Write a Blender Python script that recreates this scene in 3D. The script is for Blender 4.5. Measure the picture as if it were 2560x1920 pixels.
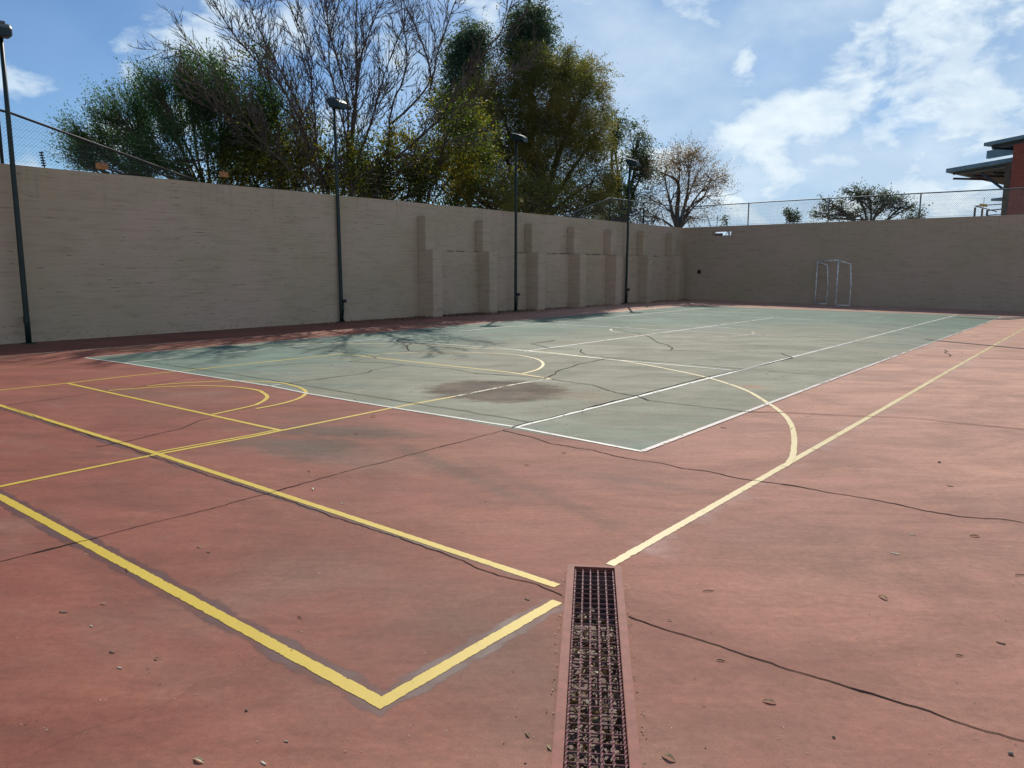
import bpy, bmesh, math, random
import numpy as np
from mathutils import Vector, Matrix
random.seed(7)
rng = np.random.default_rng(11)
for o in list(bpy.data.objects): bpy.data.objects.remove(o)
scn = bpy.context.scene
col = scn.collection

# ---------------------------------------------------------------- camera
YAW, PIT, ROL, FPX = -0.6715, 0.1512, 0.0029, 1929.9      # measured from the tennis court's known size
CAM = Vector((8.701, -5.8565, 1.5822))
Fv = Vector((math.sin(YAW)*math.cos(PIT), math.cos(YAW)*math.cos(PIT), -math.sin(PIT)))
Rv = Vector((math.cos(YAW), -math.sin(YAW), 0)); Uv = Rv.cross(Fv)
R2 = Rv*math.cos(ROL) + Uv*math.sin(ROL); U2 = -Rv*math.sin(ROL) + Uv*math.cos(ROL)
cd = bpy.data.cameras.new('camera'); cam = bpy.data.objects.new('camera', cd); col.objects.link(cam)
M = Matrix((R2, U2, -Fv)).transposed().to_4x4(); M.translation = CAM; cam.matrix_world = M
cd.sensor_width = 36; cd.lens = FPX/2560*36; cd.clip_start = 0.05; cd.clip_end = 3000
scn.camera = cam

# ---------------------------------------------------------------- light
SUN = Vector((-0.62, 1.0, 1.0)).normalized()
EL = math.asin(SUN.z); AZ = math.atan2(SUN.x, SUN.y)
sd = bpy.data.lights.new('sun', 'SUN'); sd.energy = 4.7; sd.angle = math.radians(0.5); sd.color = (1, .93, .82)
so = bpy.data.objects.new('sun', sd); col.objects.link(so); so.rotation_euler = SUN.to_track_quat('Z', 'Y').to_euler()
so.location = (0, 0, 30)
w = bpy.data.worlds.new('World'); scn.world = w; w.use_nodes = True
wt = w.node_tree; wt.nodes.clear()
scn.view_settings.view_transform = 'Standard'; scn.view_settings.look = 'None'
scn.view_settings.exposure = -0.30; scn.view_settings.gamma = 1; scn.view_settings.use_curve_mapping = False

class NT:
    """tiny helper for wiring nodes"""
    def __init__(s, t): s.t = t
    def n(s, typ, **k):
        x = s.t.nodes.new(typ)
        for a, b in k.items(): setattr(x, a, b)
        return x
    def put(s, sock, v):
        if isinstance(v, bpy.types.NodeSocket): s.t.links.new(v, sock)
        elif v is not None: sock.default_value = v
    def m(s, op, a, b=None, c=None, clamp=False):
        x = s.n('ShaderNodeMath', operation=op, use_clamp=clamp)
        s.put(x.inputs[0], a)
        if b is not None: s.put(x.inputs[1], b)
        if c is not None: s.put(x.inputs[2], c)
        return x.outputs[0]
    def vm(s, op, a, b=None, out=0):
        x = s.n('ShaderNodeVectorMath', operation=op); s.put(x.inputs[0], a)
        if b is not None: s.put(x.inputs[1], b)
        return x.outputs[out]
    def noise(s, vec, scale, detail=4, rough=.55, dist=0, out='Fac'):
        x = s.n('ShaderNodeTexNoise'); s.put(x.inputs['Vector'], vec); x.inputs['Scale'].default_value = scale
        x.inputs['Detail'].default_value = detail; x.inputs['Roughness'].default_value = rough; x.inputs['Distortion'].default_value = dist
        return x.outputs[out]
    def ramp(s, f, lo, hi, a=0., b=1.):
        x = s.n('ShaderNodeMapRange', interpolation_type='SMOOTHSTEP'); s.put(x.inputs[0], f)
        for i, v in enumerate((lo, hi, a, b)): x.inputs[i+1].default_value = v
        return x.outputs[0]
    def mix(s, f, a, b, mode='MIX'):
        x = s.n('ShaderNodeMix', data_type='RGBA', blend_type=mode)
        s.put(x.inputs[0], f)
        for i, v in ((6, a), (7, b)):
            s.put(x.inputs[i], v if isinstance(v, bpy.types.NodeSocket) else (*v, 1))
        return x.outputs[2]
    def scale(s, vec, sx, sy, sz, rot=0):
        x = s.n('ShaderNodeMapping'); s.put(x.inputs['Vector'], vec); x.inputs['Scale'].default_value = (sx, sy, sz)
        x.inputs['Rotation'].default_value = (0, 0, rot)
        return x.outputs[0]
    def blob(s, x, y, cx, cy, rx, ry, rot=0):
        """1 at the centre, falling to 0 at the ellipse's edge"""
        dx = s.m('SUBTRACT', x, cx); dy = s.m('SUBTRACT', y, cy)
        c, q = math.cos(rot), math.sin(rot)
        a = s.m('ADD', s.m('MULTIPLY', dx, c/rx), s.m('MULTIPLY', dy, q/rx))
        b = s.m('ADD', s.m('MULTIPLY', dx, -q/ry), s.m('MULTIPLY', dy, c/ry))
        r = s.m('SQRT', s.m('ADD', s.m('MULTIPLY', a, a), s.m('MULTIPLY', b, b)))
        return s.m('SUBTRACT', 1., r)

# ---- sky: Nishita plus clouds that live on the directions of the sky
W = NT(wt)
sky = W.n('ShaderNodeTexSky', sky_type='NISHITA', sun_disc=False, sun_elevation=EL, sun_rotation=AZ,
          altitude=1500, air_density=1.0, dust_density=0.6, ozone_density=3.0)
tc = W.n('ShaderNodeTexCoord'); sx = W.n('ShaderNodeSeparateXYZ'); wt.links.new(tc.outputs['Generated'], sx.inputs[0])
az = W.m('MULTIPLY', W.m('ARCTAN2', sx.outputs[0], sx.outputs[1]), 57.2958)
el = W.m('MULTIPLY', W.m('ARCSINE', sx.outputs[2]), 57.2958)
cv = W.n('ShaderNodeCombineXYZ'); wt.links.new(az, cv.inputs[0]); wt.links.new(W.m('MULTIPLY', el, 1.7), cv.inputs[1])
n1 = W.noise(cv.outputs[0], .21, 8, .58, .3); n2 = W.noise(cv.outputs[0], .07, 4, .5)
CL = [(-23.5, 11.0, 5, 1.5, .8), (-17.5, 11.2, 4, 3.2, .7), (-18, 7.0, 6, 1.6, .6), (-9.5, 12.5, 5, 4, .5), (-29, 6.8, 5, 1.8, .75), (-32.5, 8.4, 3, 1.4, .5), (-46, 14, 5, 3, .4),(-64.0, 12.1, 3.0, 1.9, .75), (-60.9, 13.9, 4.5, 2.2, .75), (-57.0, 15.6, 6, 3.4, .8), (-71, 11, 2.4, 2.6, .9), (-64.5, 8.4, 6, 1.7, .8),
      (-70, 5.0, 7, 3.0, .6), (-60.5, 9.6, 3, 1.2, .7), (-22, 9.4, 8, 2.4, .75), (-11, 15.5, 7, 3.6, .8), (-13, 9.5, 9, 3.4, .55), (-27, 7.5, 8, 2.2, .6),
      (-20, 4.0, 18, 2.8, .5), (-22.5, 13.4, 1.6, 1.3, .8), (-8, 6, 6, 6, .5), (-35, 17, 9, 5, .35), (-50, 15, 12, 4, .35), (-20, 12, 16, 2.0, .35)]
HL = [(-31, 13.0, 9, 4.2), (-19.5, 13.0, 3.6, 2.4), (-24, 10.8, 5, 1.5)]      # open blue between them
acc = None
for (a, e, ra, re, st) in CL:
    b = W.m('MULTIPLY', W.m('MAXIMUM', W.blob(az, el, a, e, ra, re), 0.), st)
    acc = b if acc is None else W.m('ADD', acc, b)
for (a, e, ra, re) in HL:
    acc = W.m('SUBTRACT', acc, W.m('MULTIPLY', W.m('MAXIMUM', W.blob(az, el, a, e, ra, re), 0.), .95))
acc = W.m('ADD', acc, W.m('MULTIPLY', W.m('SUBTRACT', n1, .5), 3.6))
acc = W.m('ADD', acc, W.ramp(az, -34, -18, -.05, .10))
mask = W.ramp(acc, .02, .95)
vis = W.m('MULTIPLY', mask, .88)
veil = W.m('MULTIPLY', W.ramp(az, -75, -12, .06, .42), W.ramp(el, 16, 34, 1, .12))                     # thin high veil, thicker towards the sun's side
veil = W.m('MULTIPLY', veil, W.ramp(n2, .38, .62, .25, 1.2))
n3 = W.noise(cv.outputs[0], .09, 6, .55, .3)                # soft blue grey cloud under the bright one
low = W.m('MULTIPLY', W.ramp(W.m('ADD', n3, W.ramp(az, -60, -20, -.16, .16)), .42, .66), W.ramp(el, 18, 36, .72, .05))
vis = W.m('MAXIMUM', vis, W.m('MULTIPLY', veil, 1.0))
skyc = W.n('ShaderNodeVectorMath', operation='SCALE'); wt.links.new(sky.outputs[0], skyc.inputs[0]); skyc.inputs['Scale'].default_value = 1.0
tint = W.mix(1., skyc.outputs[0], (.76, .97, 1.12), 'MULTIPLY')
bright = W.ramp(az, -75, -8, 0, 1)
cc = W.mix(bright, (8.8, 10.4, 11.8), (12.2, 13.2, 13.4))
cc = W.mix(W.ramp(W.noise(cv.outputs[0], .17, 6, .6), .32, .66, 0, .75), cc, (7.4, 9.2, 11.0))
tint = W.mix(low, tint, (4.3, 6.5, 9.5))
fin = W.mix(vis, tint, cc)
bg = W.n('ShaderNodeBackground'); wt.links.new(fin, bg.inputs[0]); bg.inputs[1].default_value = 0.1
wo = W.n('ShaderNodeOutputWorld'); wt.links.new(bg.outputs[0], wo.inputs[0])

# painted marks, cracks and litter: plan positions in metres, x across the court, y along it
YELLOW = {'near_box': ([(1.231,-4.093),(2.733,-4.023),(6.7,-4.103),(6.702,-2.989)], 0.055), 'second': ([(-3.27,-2.729),(-1.248,-2.71),(2.333,-2.727),(4.862,-2.79),(6.598,-2.841)], 0.05), 'side': ([(6.686,-2.405),(6.676,-1.61),(6.636, 0.091),(6.664, 2.552),(6.617, 5.402),(6.617, 11.845),(6.611, 18.424),(7.197, 32.577)], 0.055), 'arc3': ([(6.615, 0.556),(6.335, 1.427),(6.046, 2.125),(5.786, 2.584),(5.498, 3.01),(4.868, 3.832),(4.05, 4.531),(3.226, 4.994),(2.343, 5.396),(1.727, 5.558),(1.167, 5.61),(0.307, 5.743),(-0.439, 5.642),(-1.42, 5.371),(-2.566, 5.236),(-3.285, 4.785),(-3.955, 4.283),(-4.894, 3.274)], 0.05), 'lane_a': ([(-2.544,-2.664),(-2.459,-2.31),(-2.43,-1.52),(-2.489,-0.627),(-2.41, 0.223),(-2.424, 1.381),(-2.424, 3.129),(1.535, 3.161),(2.353, 3.006),(2.29, 2.287),(2.33, 1.036),(2.319, 0.011),(2.379,-1.256),(2.387,-1.531),(2.409,-1.8),(2.389,-2.756),(2.454,-3.931),(2.463,-4.216)], 0.05), 'lane_b': ([(2.324,-1.5),(2.342,-1.756),(2.312,-2.697)], 0.035), 'cross': ([(-2.396,-1.519),(1.974,-1.514),(2.373,-1.508)], 0.05), 'arc_in': ([(-1.36,-1.452),(-1.204,-0.992),(-0.879,-0.531),(-0.454,-0.283),(0.021,-0.228),(0.289,-0.305),(0.597,-0.447),(0.836,-0.672),(0.974,-0.856),(1.129,-1.496)], 0.05), 'arc_out': ([(-1.365,-0.958),(-1.239,-0.495),(-0.921, 0.005),(-0.613, 0.189),(-0.286, 0.334),(0.113, 0.289),(0.451, 0.187),(0.74, 0.008),(0.993,-0.282),(1.147,-0.666),(1.185,-0.994)], 0.05), 'ft': ([(-1.879, 3.178),(-1.711, 3.8),(-1.196, 4.482),(-0.557, 4.892),(0.048, 5.03),(0.455, 4.945),(0.888, 4.705),(1.322, 4.246),(1.633, 3.67),(1.733, 3.16)], 0.05)}
WHITE = {'base': ([(-5.283,-0.086),(-4.08, 0.0),(-0.117, 0.073),(0.784, 0.01),(2.319, 0.011),(4.002, 0.058),(5.538,-0.057)], 0.06), 'rs': ([(4.055, 0.029),(4.096, 2.402),(4.088, 4.487),(4.134, 6.688),(4.169, 7.821),(4.221, 11.772),(4.196, 20.73),(4.191, 23.103)], 0.055), 'rd': ([(5.538,-0.057),(5.497, 2.86),(5.47, 5.862),(5.526, 11.749),(5.46, 21.824),(5.482, 22.147)], 0.05), 'svc': ([(-3.902, 5.419),(-2.86, 5.526),(-0.543, 5.773),(0.118, 5.636),(1.745, 5.529),(3.985, 5.537)], 0.05), 'ctr': ([(-0.067, 5.558),(-0.107, 6.39),(-0.145, 10.594),(-0.032, 13.09),(0.042, 17.132)], 0.05), 'net': ([(-3.837, 11.457),(-1.953, 11.72),(-0.359, 12.089),(1.31, 11.934),(2.232, 11.818),(4.203, 11.839),(5.515, 11.812),(6.413, 11.741)], 0.05), 'mark': ([(-0.109, 0.067),(-0.115, 0.233)], 0.05)}
CRACKS = [([(4.044,-0.142),(4.181,-0.167),(4.49,-0.208),(4.746,-0.306),(4.939,-0.294),(5.17,-0.275),(5.445,-0.345),(5.665,-0.344),(5.858,-0.308),(6.064,-0.352),(6.258,-0.306),(6.466,-0.353),(6.733,-0.32),(6.936,-0.293),(7.182,-0.299),(7.446,-0.28),(7.63,-0.283),(7.781,-0.337),(7.988,-0.339),(8.217,-0.204),(8.318,-0.207)], 0.02),([(4.087,-4.612),(4.087,-4.47),(4.08,-4.024),(4.108,-3.339),(4.095,-2.91),(4.098,-2.819),(4.083,-2.412),(4.066,-1.976),(4.062,-1.446),(4.057,-0.868),(4.044,-0.107),(4.058,-0.012)], 0.013),([(4.03, 0.023),(4.045, 0.347),(4.039, 2.388),(4.041, 2.557),(4.023, 4.631),(4.146, 6.657),(4.153, 7.808)], 0.016),([(2.419, 2.956),(3.159, 2.871),(3.726, 2.528),(4.062, 2.462),(4.334, 2.257),(4.799, 2.287),(5.499, 2.303),(5.712, 2.434),(6.463, 2.792),(7.025, 3.087),(7.559, 3.094),(8.012, 3.151)], 0.013),([(-1.999, 1.101),(-1.815, 1.731),(-1.346, 2.421),(-0.846, 2.737),(-0.377, 2.734),(0.552, 2.86),(1.2, 2.718),(1.751, 2.888),(2.222, 3.017)], 0.012),([(-3.982, 0.325),(-2.481, 0.338),(-0.935, 0.401),(0.076, 0.39),(1.366, 0.353),(2.275, 0.361),(3.085, 0.367),(3.767, 0.354),(4.045, 0.347)], 0.012),([(-0.118, 0.364),(-0.103, 1.719),(-0.283, 1.991),(-0.341, 2.726)], 0.01),([(1.67, 5.688),(1.773, 4.622),(1.994, 3.626),(2.141, 3.418),(2.257, 2.97)], 0.016),([(0.558, 6.533),(0.804, 6.16),(1.08, 5.893),(1.683, 5.744),(2.678, 5.777),(4.063, 5.779)], 0.014),([(4.474, 5.77),(5.497, 5.883)], 0.01),([(-0.001, 10.104),(0.608, 9.306),(1.076, 8.687),(1.377, 8.467),(1.783, 7.923),(1.916, 7.565)], 0.016),([(1.779, 7.45),(2.601, 7.875)], 0.012),([(-1.802, 11.473),(-0.948, 10.778),(-0.076, 10.241)], 0.016),([(-0.93, 7.725),(-0.892, 7.188),(-0.867, 6.793),(-0.364, 6.549),(-0.081, 6.355),(0.558, 6.533)], 0.016),([(-3.855, 6.254),(-3.49, 5.492),(-2.742, 5.243),(-2.528, 4.875),(-1.871, 4.305)], 0.02),([(-1.859, 4.055),(-1.761, 4.319)], 0.012),([(-4.1, 3.26),(-3.355, 3.247),(-2.152, 3.357),(-1.41, 3.113)], 0.014),([(-1.346, 2.421),(-1.465, 2.848),(-1.41, 3.113)], 0.01),([(-1.212,-2.652),(-1.234,-2.168),(-1.328,-1.58),(-1.292,-1.251),(-1.448,-0.869),(-1.724,-0.07)], 0.008),([(1.713,-2.942),(1.697,-2.704),(1.631,-2.415),(1.551,-2.076),(1.307,-1.717),(1.296,-1.607)], 0.008),([(-1.088,-2.693),(0.232,-2.752),(1.315,-2.77),(1.719,-2.775),(2.467,-2.796),(3.343,-2.827),(3.986,-2.838),(4.146,-2.833),(4.692,-2.839),(4.935,-2.849),(5.826,-2.881),(6.282,-2.919),(6.514,-2.884),(6.684,-2.912)], 0.013),([(7.049,-2.919),(7.324,-2.928),(7.566,-2.925),(7.82,-2.926),(8.009,-2.919),(8.281,-2.911),(8.426,-2.915),(8.566,-2.904),(8.688,-2.902)], 0.011),([(5.995, 11.041),(6.116, 10.703),(6.098, 10.507),(6.268, 10.123),(6.28, 9.854),(5.75, 9.633)], 0.018),([(6.731, 9.96),(6.967, 10.051),(7.372, 10.129)], 0.014),([(3.748, 8.374),(4.173, 7.78)], 0.014),([(6.108,-4.31),(6.054,-4.447),(6.094,-4.525),(6.104,-4.59),(6.078,-4.717),(6.053,-4.838),(6.04,-5.016)], 0.0015)]
DARKMARKS = [[(5.277, 13.286),(7.338, 12.324),(7.35, 12.179),(6.789, 12.371),(5.299, 13.17)], [(4.39, 22.58),(4.716, 22.863),(5.325, 22.799),(5.395, 23.206),(5.461, 23.405),(5.551, 22.127),(5.421, 22.014),(4.86, 21.856),(4.497, 22.286)]]
LEAFPX = [('dry_leaf', 4.709,-3.676, 0.045),('bark_chip', 4.817,-3.687, 0.03),('twig', 4.73,-4.098, 0.05),('dry_leaf', 5.049,-4.357, 0.035),('bark_chip', 4.995,-4.512, 0.04),('wood_chip', 5.243,-4.495, 0.025),('bark_chip', 5.551,-4.545, 0.03),('dry_leaf', 5.75,-4.458, 0.025),('wood_chip', 5.705,-4.585, 0.025),('dry_leaf', 6.494,-4.698, 0.05),('pebble', 6.36,-4.439, 0.012),('twig', 5.891,-3.866, 0.03),('wood_chip', 6.627,-4.46, 0.018),('wood_chip', 6.667,-4.575, 0.03),('twig', 7.217,-2.425, 0.06),('dry_leaf', 7.909,-1.971, 0.06),('dry_leaf', 7.809,-3.207, 0.05),('pebble', 8.057,-3.282, 0.012),('pebble', 8.539,-3.012, 0.018),('bark_chip', 8.415,-2.143, 0.035),('twig', 8.295,-2.379, 0.03),('wood_chip', 7.821,-0.892, 0.035),('dry_leaf', 8.118,-0.692, 0.06),('twig', 8.396,-1.219, 0.06),('twig', 7.545,-3.034, 0.035),('wood_chip', 7.816,-1.296, 0.05),('dry_leaf', 7.237,-3.923, 0.035),('bark_chip', 6.577,-3.062, 0.03),('dry_leaf', 7.216,-2.835, 0.025),('dry_leaf', 7.672,-3.738, 0.05),('dry_leaf', 7.337,-3.934, 0.035),('dry_leaf', 2.551,-0.481, 0.07),('dry_leaf', 4.262,-2.551, 0.06),('dry_leaf', 3.068,-1.143, 0.05),('twig', 3.843,-2.278, 0.05),('dry_leaf', 5.398,-1.982, 0.03),('wood_chip', 4.687,-2.644, 0.035),('wood_chip', 4.335,-2.404, 0.03),('bark_chip', 5.667, 1.347, 0.06),('dry_leaf', 5.039,-0.529, 0.05),('dry_leaf', 5.043,-1.057, 0.05),('pebble', 7.611, 1.152, 0.025),('bark_chip', 7.808, 0.426, 0.04)]

# ---------------------------------------------------------------- helpers
def azel(u, v):
    d = Fv + R2*((u-1280)/FPX) + U2*((960-v)/FPX)
    return d
def at(u, v, r):
    """the point at horizontal distance r on the line of sight through photo pixel (u, v)"""
    d = azel(u, v); return CAM + d*(r/math.hypot(d.x, d.y))
def link(name, me, mat=None, parent=None, smooth=False):
    o = bpy.data.objects.new(name, me); col.objects.link(o)
    if mat is not None:
        for mm in (mat if isinstance(mat, (list, tuple)) else [mat]): me.materials.append(mm)
    if parent is not None: o.parent = parent
    if smooth:
        for p in me.polygons: p.use_smooth = True
    return o
def tag(o, label, cat, group=None, kind=None):
    o['label'] = label; o['category'] = cat
    if group: o['group'] = group
    if kind: o['kind'] = kind
    return o
def struct(o): o['kind'] = 'structure'; return o
def empty(name, loc=(0, 0, 0), rz=0):
    o = bpy.data.objects.new(name, None); col.objects.link(o); o.location = loc; o.rotation_euler = (0, 0, rz); o.empty_display_size = .1
    return o
class MB:
    """collects verts and faces, then becomes one mesh object"""
    def __init__(s): s.v = []; s.f = []; s.uv = None; s.mi = []
    def add(s, v, f, mi=0):
        k = len(s.v); s.v += [tuple(p) for p in v]; s.f += [tuple(i+k for i in q) for q in f]; s.mi += [mi]*len(f); return s
    def box(s, x0, x1, y0, y1, z0, z1, mat=None, mi=0):
        v = [Vector(p) for p in ((x0, y0, z0), (x1, y0, z0), (x1, y1, z0), (x0, y1, z0), (x0, y0, z1), (x1, y0, z1), (x1, y1, z1), (x0, y1, z1))]
        if mat is not None: v = [mat @ p for p in v]
        return s.add(v, [(0, 3, 2, 1), (4, 5, 6, 7), (0, 1, 5, 4), (1, 2, 6, 5), (2, 3, 7, 6), (3, 0, 4, 7)], mi)
    def tube(s, pts, r, n=8, cap=True, mi=0, twist=0.):
        pts = [Vector(p) for p in pts]; rs = r if isinstance(r, (list, tuple)) else [r]*len(pts)
        k = len(s.v); prev = None
        for i, p in enumerate(pts):
            t = (pts[min(i+1, len(pts)-1)] - pts[max(i-1, 0)]).normalized()
            if prev is None:
                a = Vector((0, 0, 1)) if abs(t.z) < .9 else Vector((1, 0, 0)); prev = t.cross(a).normalized()
            prev = (prev - t*prev.dot(t)).normalized(); b = t.cross(prev)
            for j in range(n):
                an = 2*math.pi*j/n + twist*i
                s.v.append(tuple(p + prev*(math.cos(an)*rs[i]) + b*(math.sin(an)*rs[i])))
        for i in range(len(pts)-1):
            for j in range(n):
                a0 = k+i*n+j; a1 = k+i*n+(j+1) % n
                s.f.append((a0, a1, a1+n, a0+n)); s.mi.append(mi)
        if cap:
            s.f.append(tuple(k+j for j in range(n))[::-1]); s.f.append(tuple(k+(len(pts)-1)*n+j for j in range(n))); s.mi += [mi, mi]
        return s
    def loft(s, rings, cap=True, mi=0):
        n = len(rings[0]); k = len(s.v)
        for r in rings: s.v += [tuple(p) for p in r]
        for i in range(len(rings)-1):
            for j in range(n):
                s.f.append((k+i*n+j, k+i*n+(j+1) % n, k+(i+1)*n+(j+1) % n, k+(i+1)*n+j)); s.mi.append(mi)
        if cap:
            s.f.append(tuple(k+j for j in range(n))[::-1]); s.f.append(tuple(k+(len(rings)-1)*n+j for j in range(n))); s.mi += [mi, mi]
        return s
    def build(s, name, mat, parent=None, smooth=False, bevel=0):
        me = bpy.data.meshes.new(name); me.from_pydata(s.v, [], s.f); me.update()
        bm = bmesh.new(); bm.from_mesh(me); bmesh.ops.recalc_face_normals(bm, faces=bm.faces)
        if bevel: bmesh.ops.bevel(bm, geom=bm.edges[:], offset=bevel, segments=2, affect='EDGES', clamp_overlap=True)
        bm.to_mesh(me); bm.free()
        if isinstance(mat, (list, tuple)) and not bevel:
            me.polygons.foreach_set('material_index', s.mi)
        o = link(name, me, mat, parent, smooth)
        return o

# ---------------------------------------------------------------- materials
MATS = {}
def newmat(name):
    m = bpy.data.materials.new(name); m.use_nodes = True; t = m.node_tree; t.nodes.clear()
    N = NT(t); out = N.n('ShaderNodeOutputMaterial'); p = N.n('ShaderNodeBsdfPrincipled'); t.links.new(p.outputs[0], out.inputs[0])
    MATS[name] = m
    return m, N, p, out
def pos(N): return N.n('ShaderNodeNewGeometry').outputs['Position']
def bump(N, p, h, st=.3, dist=.01):
    b = N.n('ShaderNodeBump'); b.inputs['Strength'].default_value = st; b.inputs['Distance'].default_value = dist
    N.put(b.inputs['Height'], h); N.put(p.inputs['Normal'], b.outputs[0])

def simple(name, c, rough=.6, metal=0., var=.25, sc=12., spec=.5, bmp=.15):
    m, N, p, out = newmat(name)
    P = pos(N); n = N.noise(P, sc, 5, .6)
    k = N.ramp(n, .3, .7, 1-var, 1+var)
    a = N.n('ShaderNodeVectorMath', operation='SCALE'); a.inputs[0].default_value = c; N.put(a.inputs['Scale'], k)
    N.put(p.inputs['Base Color'], a.outputs[0]); p.inputs['Roughness'].default_value = rough; p.inputs['Metallic'].default_value = metal
    p.inputs['Specular IOR Level'].default_value = spec
    if bmp: bump(N, p, N.noise(P, sc*6, 3), bmp, .003)
    return m

def court_mat(name, green):
    m, N, p, out = newmat(name)
    P = pos(N); s3 = N.n('ShaderNodeSeparateXYZ'); N.put(s3.inputs[0], P); x, y = s3.outputs[0], s3.outputs[1]
    u_ = N.m('ADD', N.m('MULTIPLY', x, .78), N.m('MULTIPLY', y, .62)); v_ = N.m('SUBTRACT', N.m('MULTIPLY', y, .78), N.m('MULTIPLY', x, .62))
    def along(a_, b_):                                          # brushed streaks across the slab
        q = N.n('ShaderNodeCombineXYZ'); N.put(q.inputs[0], N.m('MULTIPLY', u_, a_)); N.put(q.inputs[1], N.m('MULTIPLY', v_, b_)); return q.outputs[0]
    st = along(.35, 1.3)
    a = N.noise(P, .35, 5, .6); b = N.noise(st, 1.1, 6, .65, .6); c = N.noise(P, 3.2, 7, .7); d = N.noise(P, 60, 3, .6); e = N.noise(P, 420, 2, .5)
    if green:
        base = N.mix(N.ramp(a, .35, .65), (.135, .198, .148), (.155, .230, .180))
        base = N.mix(N.ramp(b, .42, .72, 0, .55), base, (.205, .25, .205))
        base = N.mix(N.ramp(c, .5, .75, 0, .25), base, (.115, .17, .135))
        # the middle and near right have lost more paint than the far and left edges
        worn = N.m('MULTIPLY', N.ramp(N.m('ADD', N.blob(x, y, 2.8, 6.5, 6.5, 13.0, 0), N.m('MULTIPLY', N.m('SUBTRACT', b, .5), 1.4)), .0, .6), .78)
        base = N.mix(worn, base, (.335, .305, .22))
        # brown dirt patch and rust marks
        f = N.blob(x, y, 2.42, 1.72, 1.1, 1.0, 0); f = N.m('ADD', f, N.m('MULTIPLY', N.m('SUBTRACT', N.noise(along(.6, 1.6), 3.0, 8, .72), .5), 1.1))
        base = N.mix(N.ramp(f, .02, .30, 0, .95), base, N.mix(N.ramp(c, .4, .65), (.072, .045, .027), (.14, .088, .052)))
        f = N.blob(x, y, 3.5, 2.1, 1.2, .9, 0); f = N.m('ADD', f, N.m('MULTIPLY', N.m('SUBTRACT', N.noise(P, 4.5, 7, .7), .5), 2.))
        base = N.mix(N.ramp(f, .45, .9, 0, .5), base, (.27, .19, .12))
        f = N.blob(x, y, 4.95, 4.1, .6, .4, .3); f = N.m('ADD', f, N.m('MULTIPLY', N.m('SUBTRACT', N.noise(st, 4, 7, .7), .5), 3))
        base = N.mix(N.ramp(f, .55, 1.0, 0, .7), base, (.42, .19, .09))
    else:
        base = N.mix(N.ramp(a, .35, .65), (.285, .085, .056), (.275, .092, .060))
        base = N.mix(N.ramp(b, .45, .75, 0, .5), base, (.175, .055, .032))
        base = N.mix(N.ramp(c, .52, .8, 0, .4), base, (.42, .19, .118))
        dust_glare = N.ramp(N.m('ADD', N.m('ADD', N.m('MULTIPLY', y, .07), N.m('MULTIPLY', x, .07)), N.m('MULTIPLY', N.m('SUBTRACT', b, .5), .9)), -.1, .95, 0, .95)  # dust, plus sun glare put into the colour, paler towards far right
        base = N.mix(dust_glare, base, (.58, .335, .245))
        # greenish grey film in patches
        f = N.noise(N.scale(P, .6, 1, 1, .6), .55, 6, .62, .4); base = N.mix(N.ramp(f, .52, .72, 0, .5), base, (.25, .17, .125))
        for (cx, cy, rx, ry, ro, k) in ((3.22, -1.72, .5, .40, -.2, .9), (3.0, -1.1, .75, .30, .5, .75), (2.65, -1.9, .4, .25, .3, .6), (2.5, -1.35, .8, .3, .4, .5), (4.6, -1.5, 1.3, .12, -.3, .5), (6.0, -.9, 1.0, .10, .1, .3), (2.3, -.9, .9, .25, .3, .3),
                                        (5.6, -1.6, 1.2, .10, -.35, .35), (7.3, -1.5, .9, .6, .2, .25)):
            f = N.blob(x, y, cx, cy, rx*1.5, ry*1.5, ro); f = N.m('ADD', f, N.m('MULTIPLY', N.m('SUBTRACT', N.noise(P, 4, 6, .65), .5), 1.2))
            base = N.mix(N.ramp(f, .1, .8, 0, k), base, (.155, .105, .076))
        # pale washed edge beside the right side line
        f = N.m('SUBTRACT', N.m('SUBTRACT', 1., N.m('MULTIPLY', N.m('ABSOLUTE', N.m('SUBTRACT', x, 6.7)), 2.6)), N.ramp(y, -2.9, -2.1, 3, 0)); f = N.m('ADD', f, N.m('MULTIPLY', N.m('SUBTRACT', N.noise(P, 2.2, 6, .7), .5), 3.2))
        base = N.mix(N.ramp(f, .7, 1.5, 0, .5), base, (.50, .36, .33))
        # darker soil where leaves rot along the foot of the wall
        f = N.m('SUBTRACT', N.m('MULTIPLY', N.m('SUBTRACT', -6.6, x), .9), 0.); f = N.m('ADD', f, N.m('MULTIPLY', N.m('SUBTRACT', N.noise(P, 1.6, 6, .7), .5), 1.6))
        base = N.mix(N.ramp(f, .5, 1.6, 0, .45), base, (.14, .085, .06))
    mot = N.m('MULTIPLY', N.ramp(N.noise(along(.8, 3.2), 1.6, 9, .72, .5), .34, .66, .90, 1.10), N.ramp(N.noise(along(2.2, 7), 4.5, 6, .7), .3, .7, .94, 1.06))
    mot = N.m('MULTIPLY', mot, N.ramp(N.noise(P, 26, 5, .75), .3, .7, .9, 1.1)); mot = N.m('MULTIPLY', mot, N.ramp(N.noise(along(.8, 1.1), 1.0, 7, .68, .8), .35, .65, .86, 1.13)); mot = N.m('MULTIPLY', mot, N.ramp(N.noise(P, 150, 3, .7), .3, .7, .9, 1.1))
    mo = N.n('ShaderNodeVectorMath', operation='SCALE'); N.put(mo.inputs[0], base); N.put(mo.inputs['Scale'], mot); base = mo.outputs[0]
    base = N.mix(N.ramp(d, .62, .74, 0, .35), base, (.12, .08, .06) if not green else (.12, .12, .09))
    base = N.mix(N.ramp(N.noise(P, 75, 2, .5), .74, .77, 0, .45), base, (.5, .40, .33))
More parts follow.
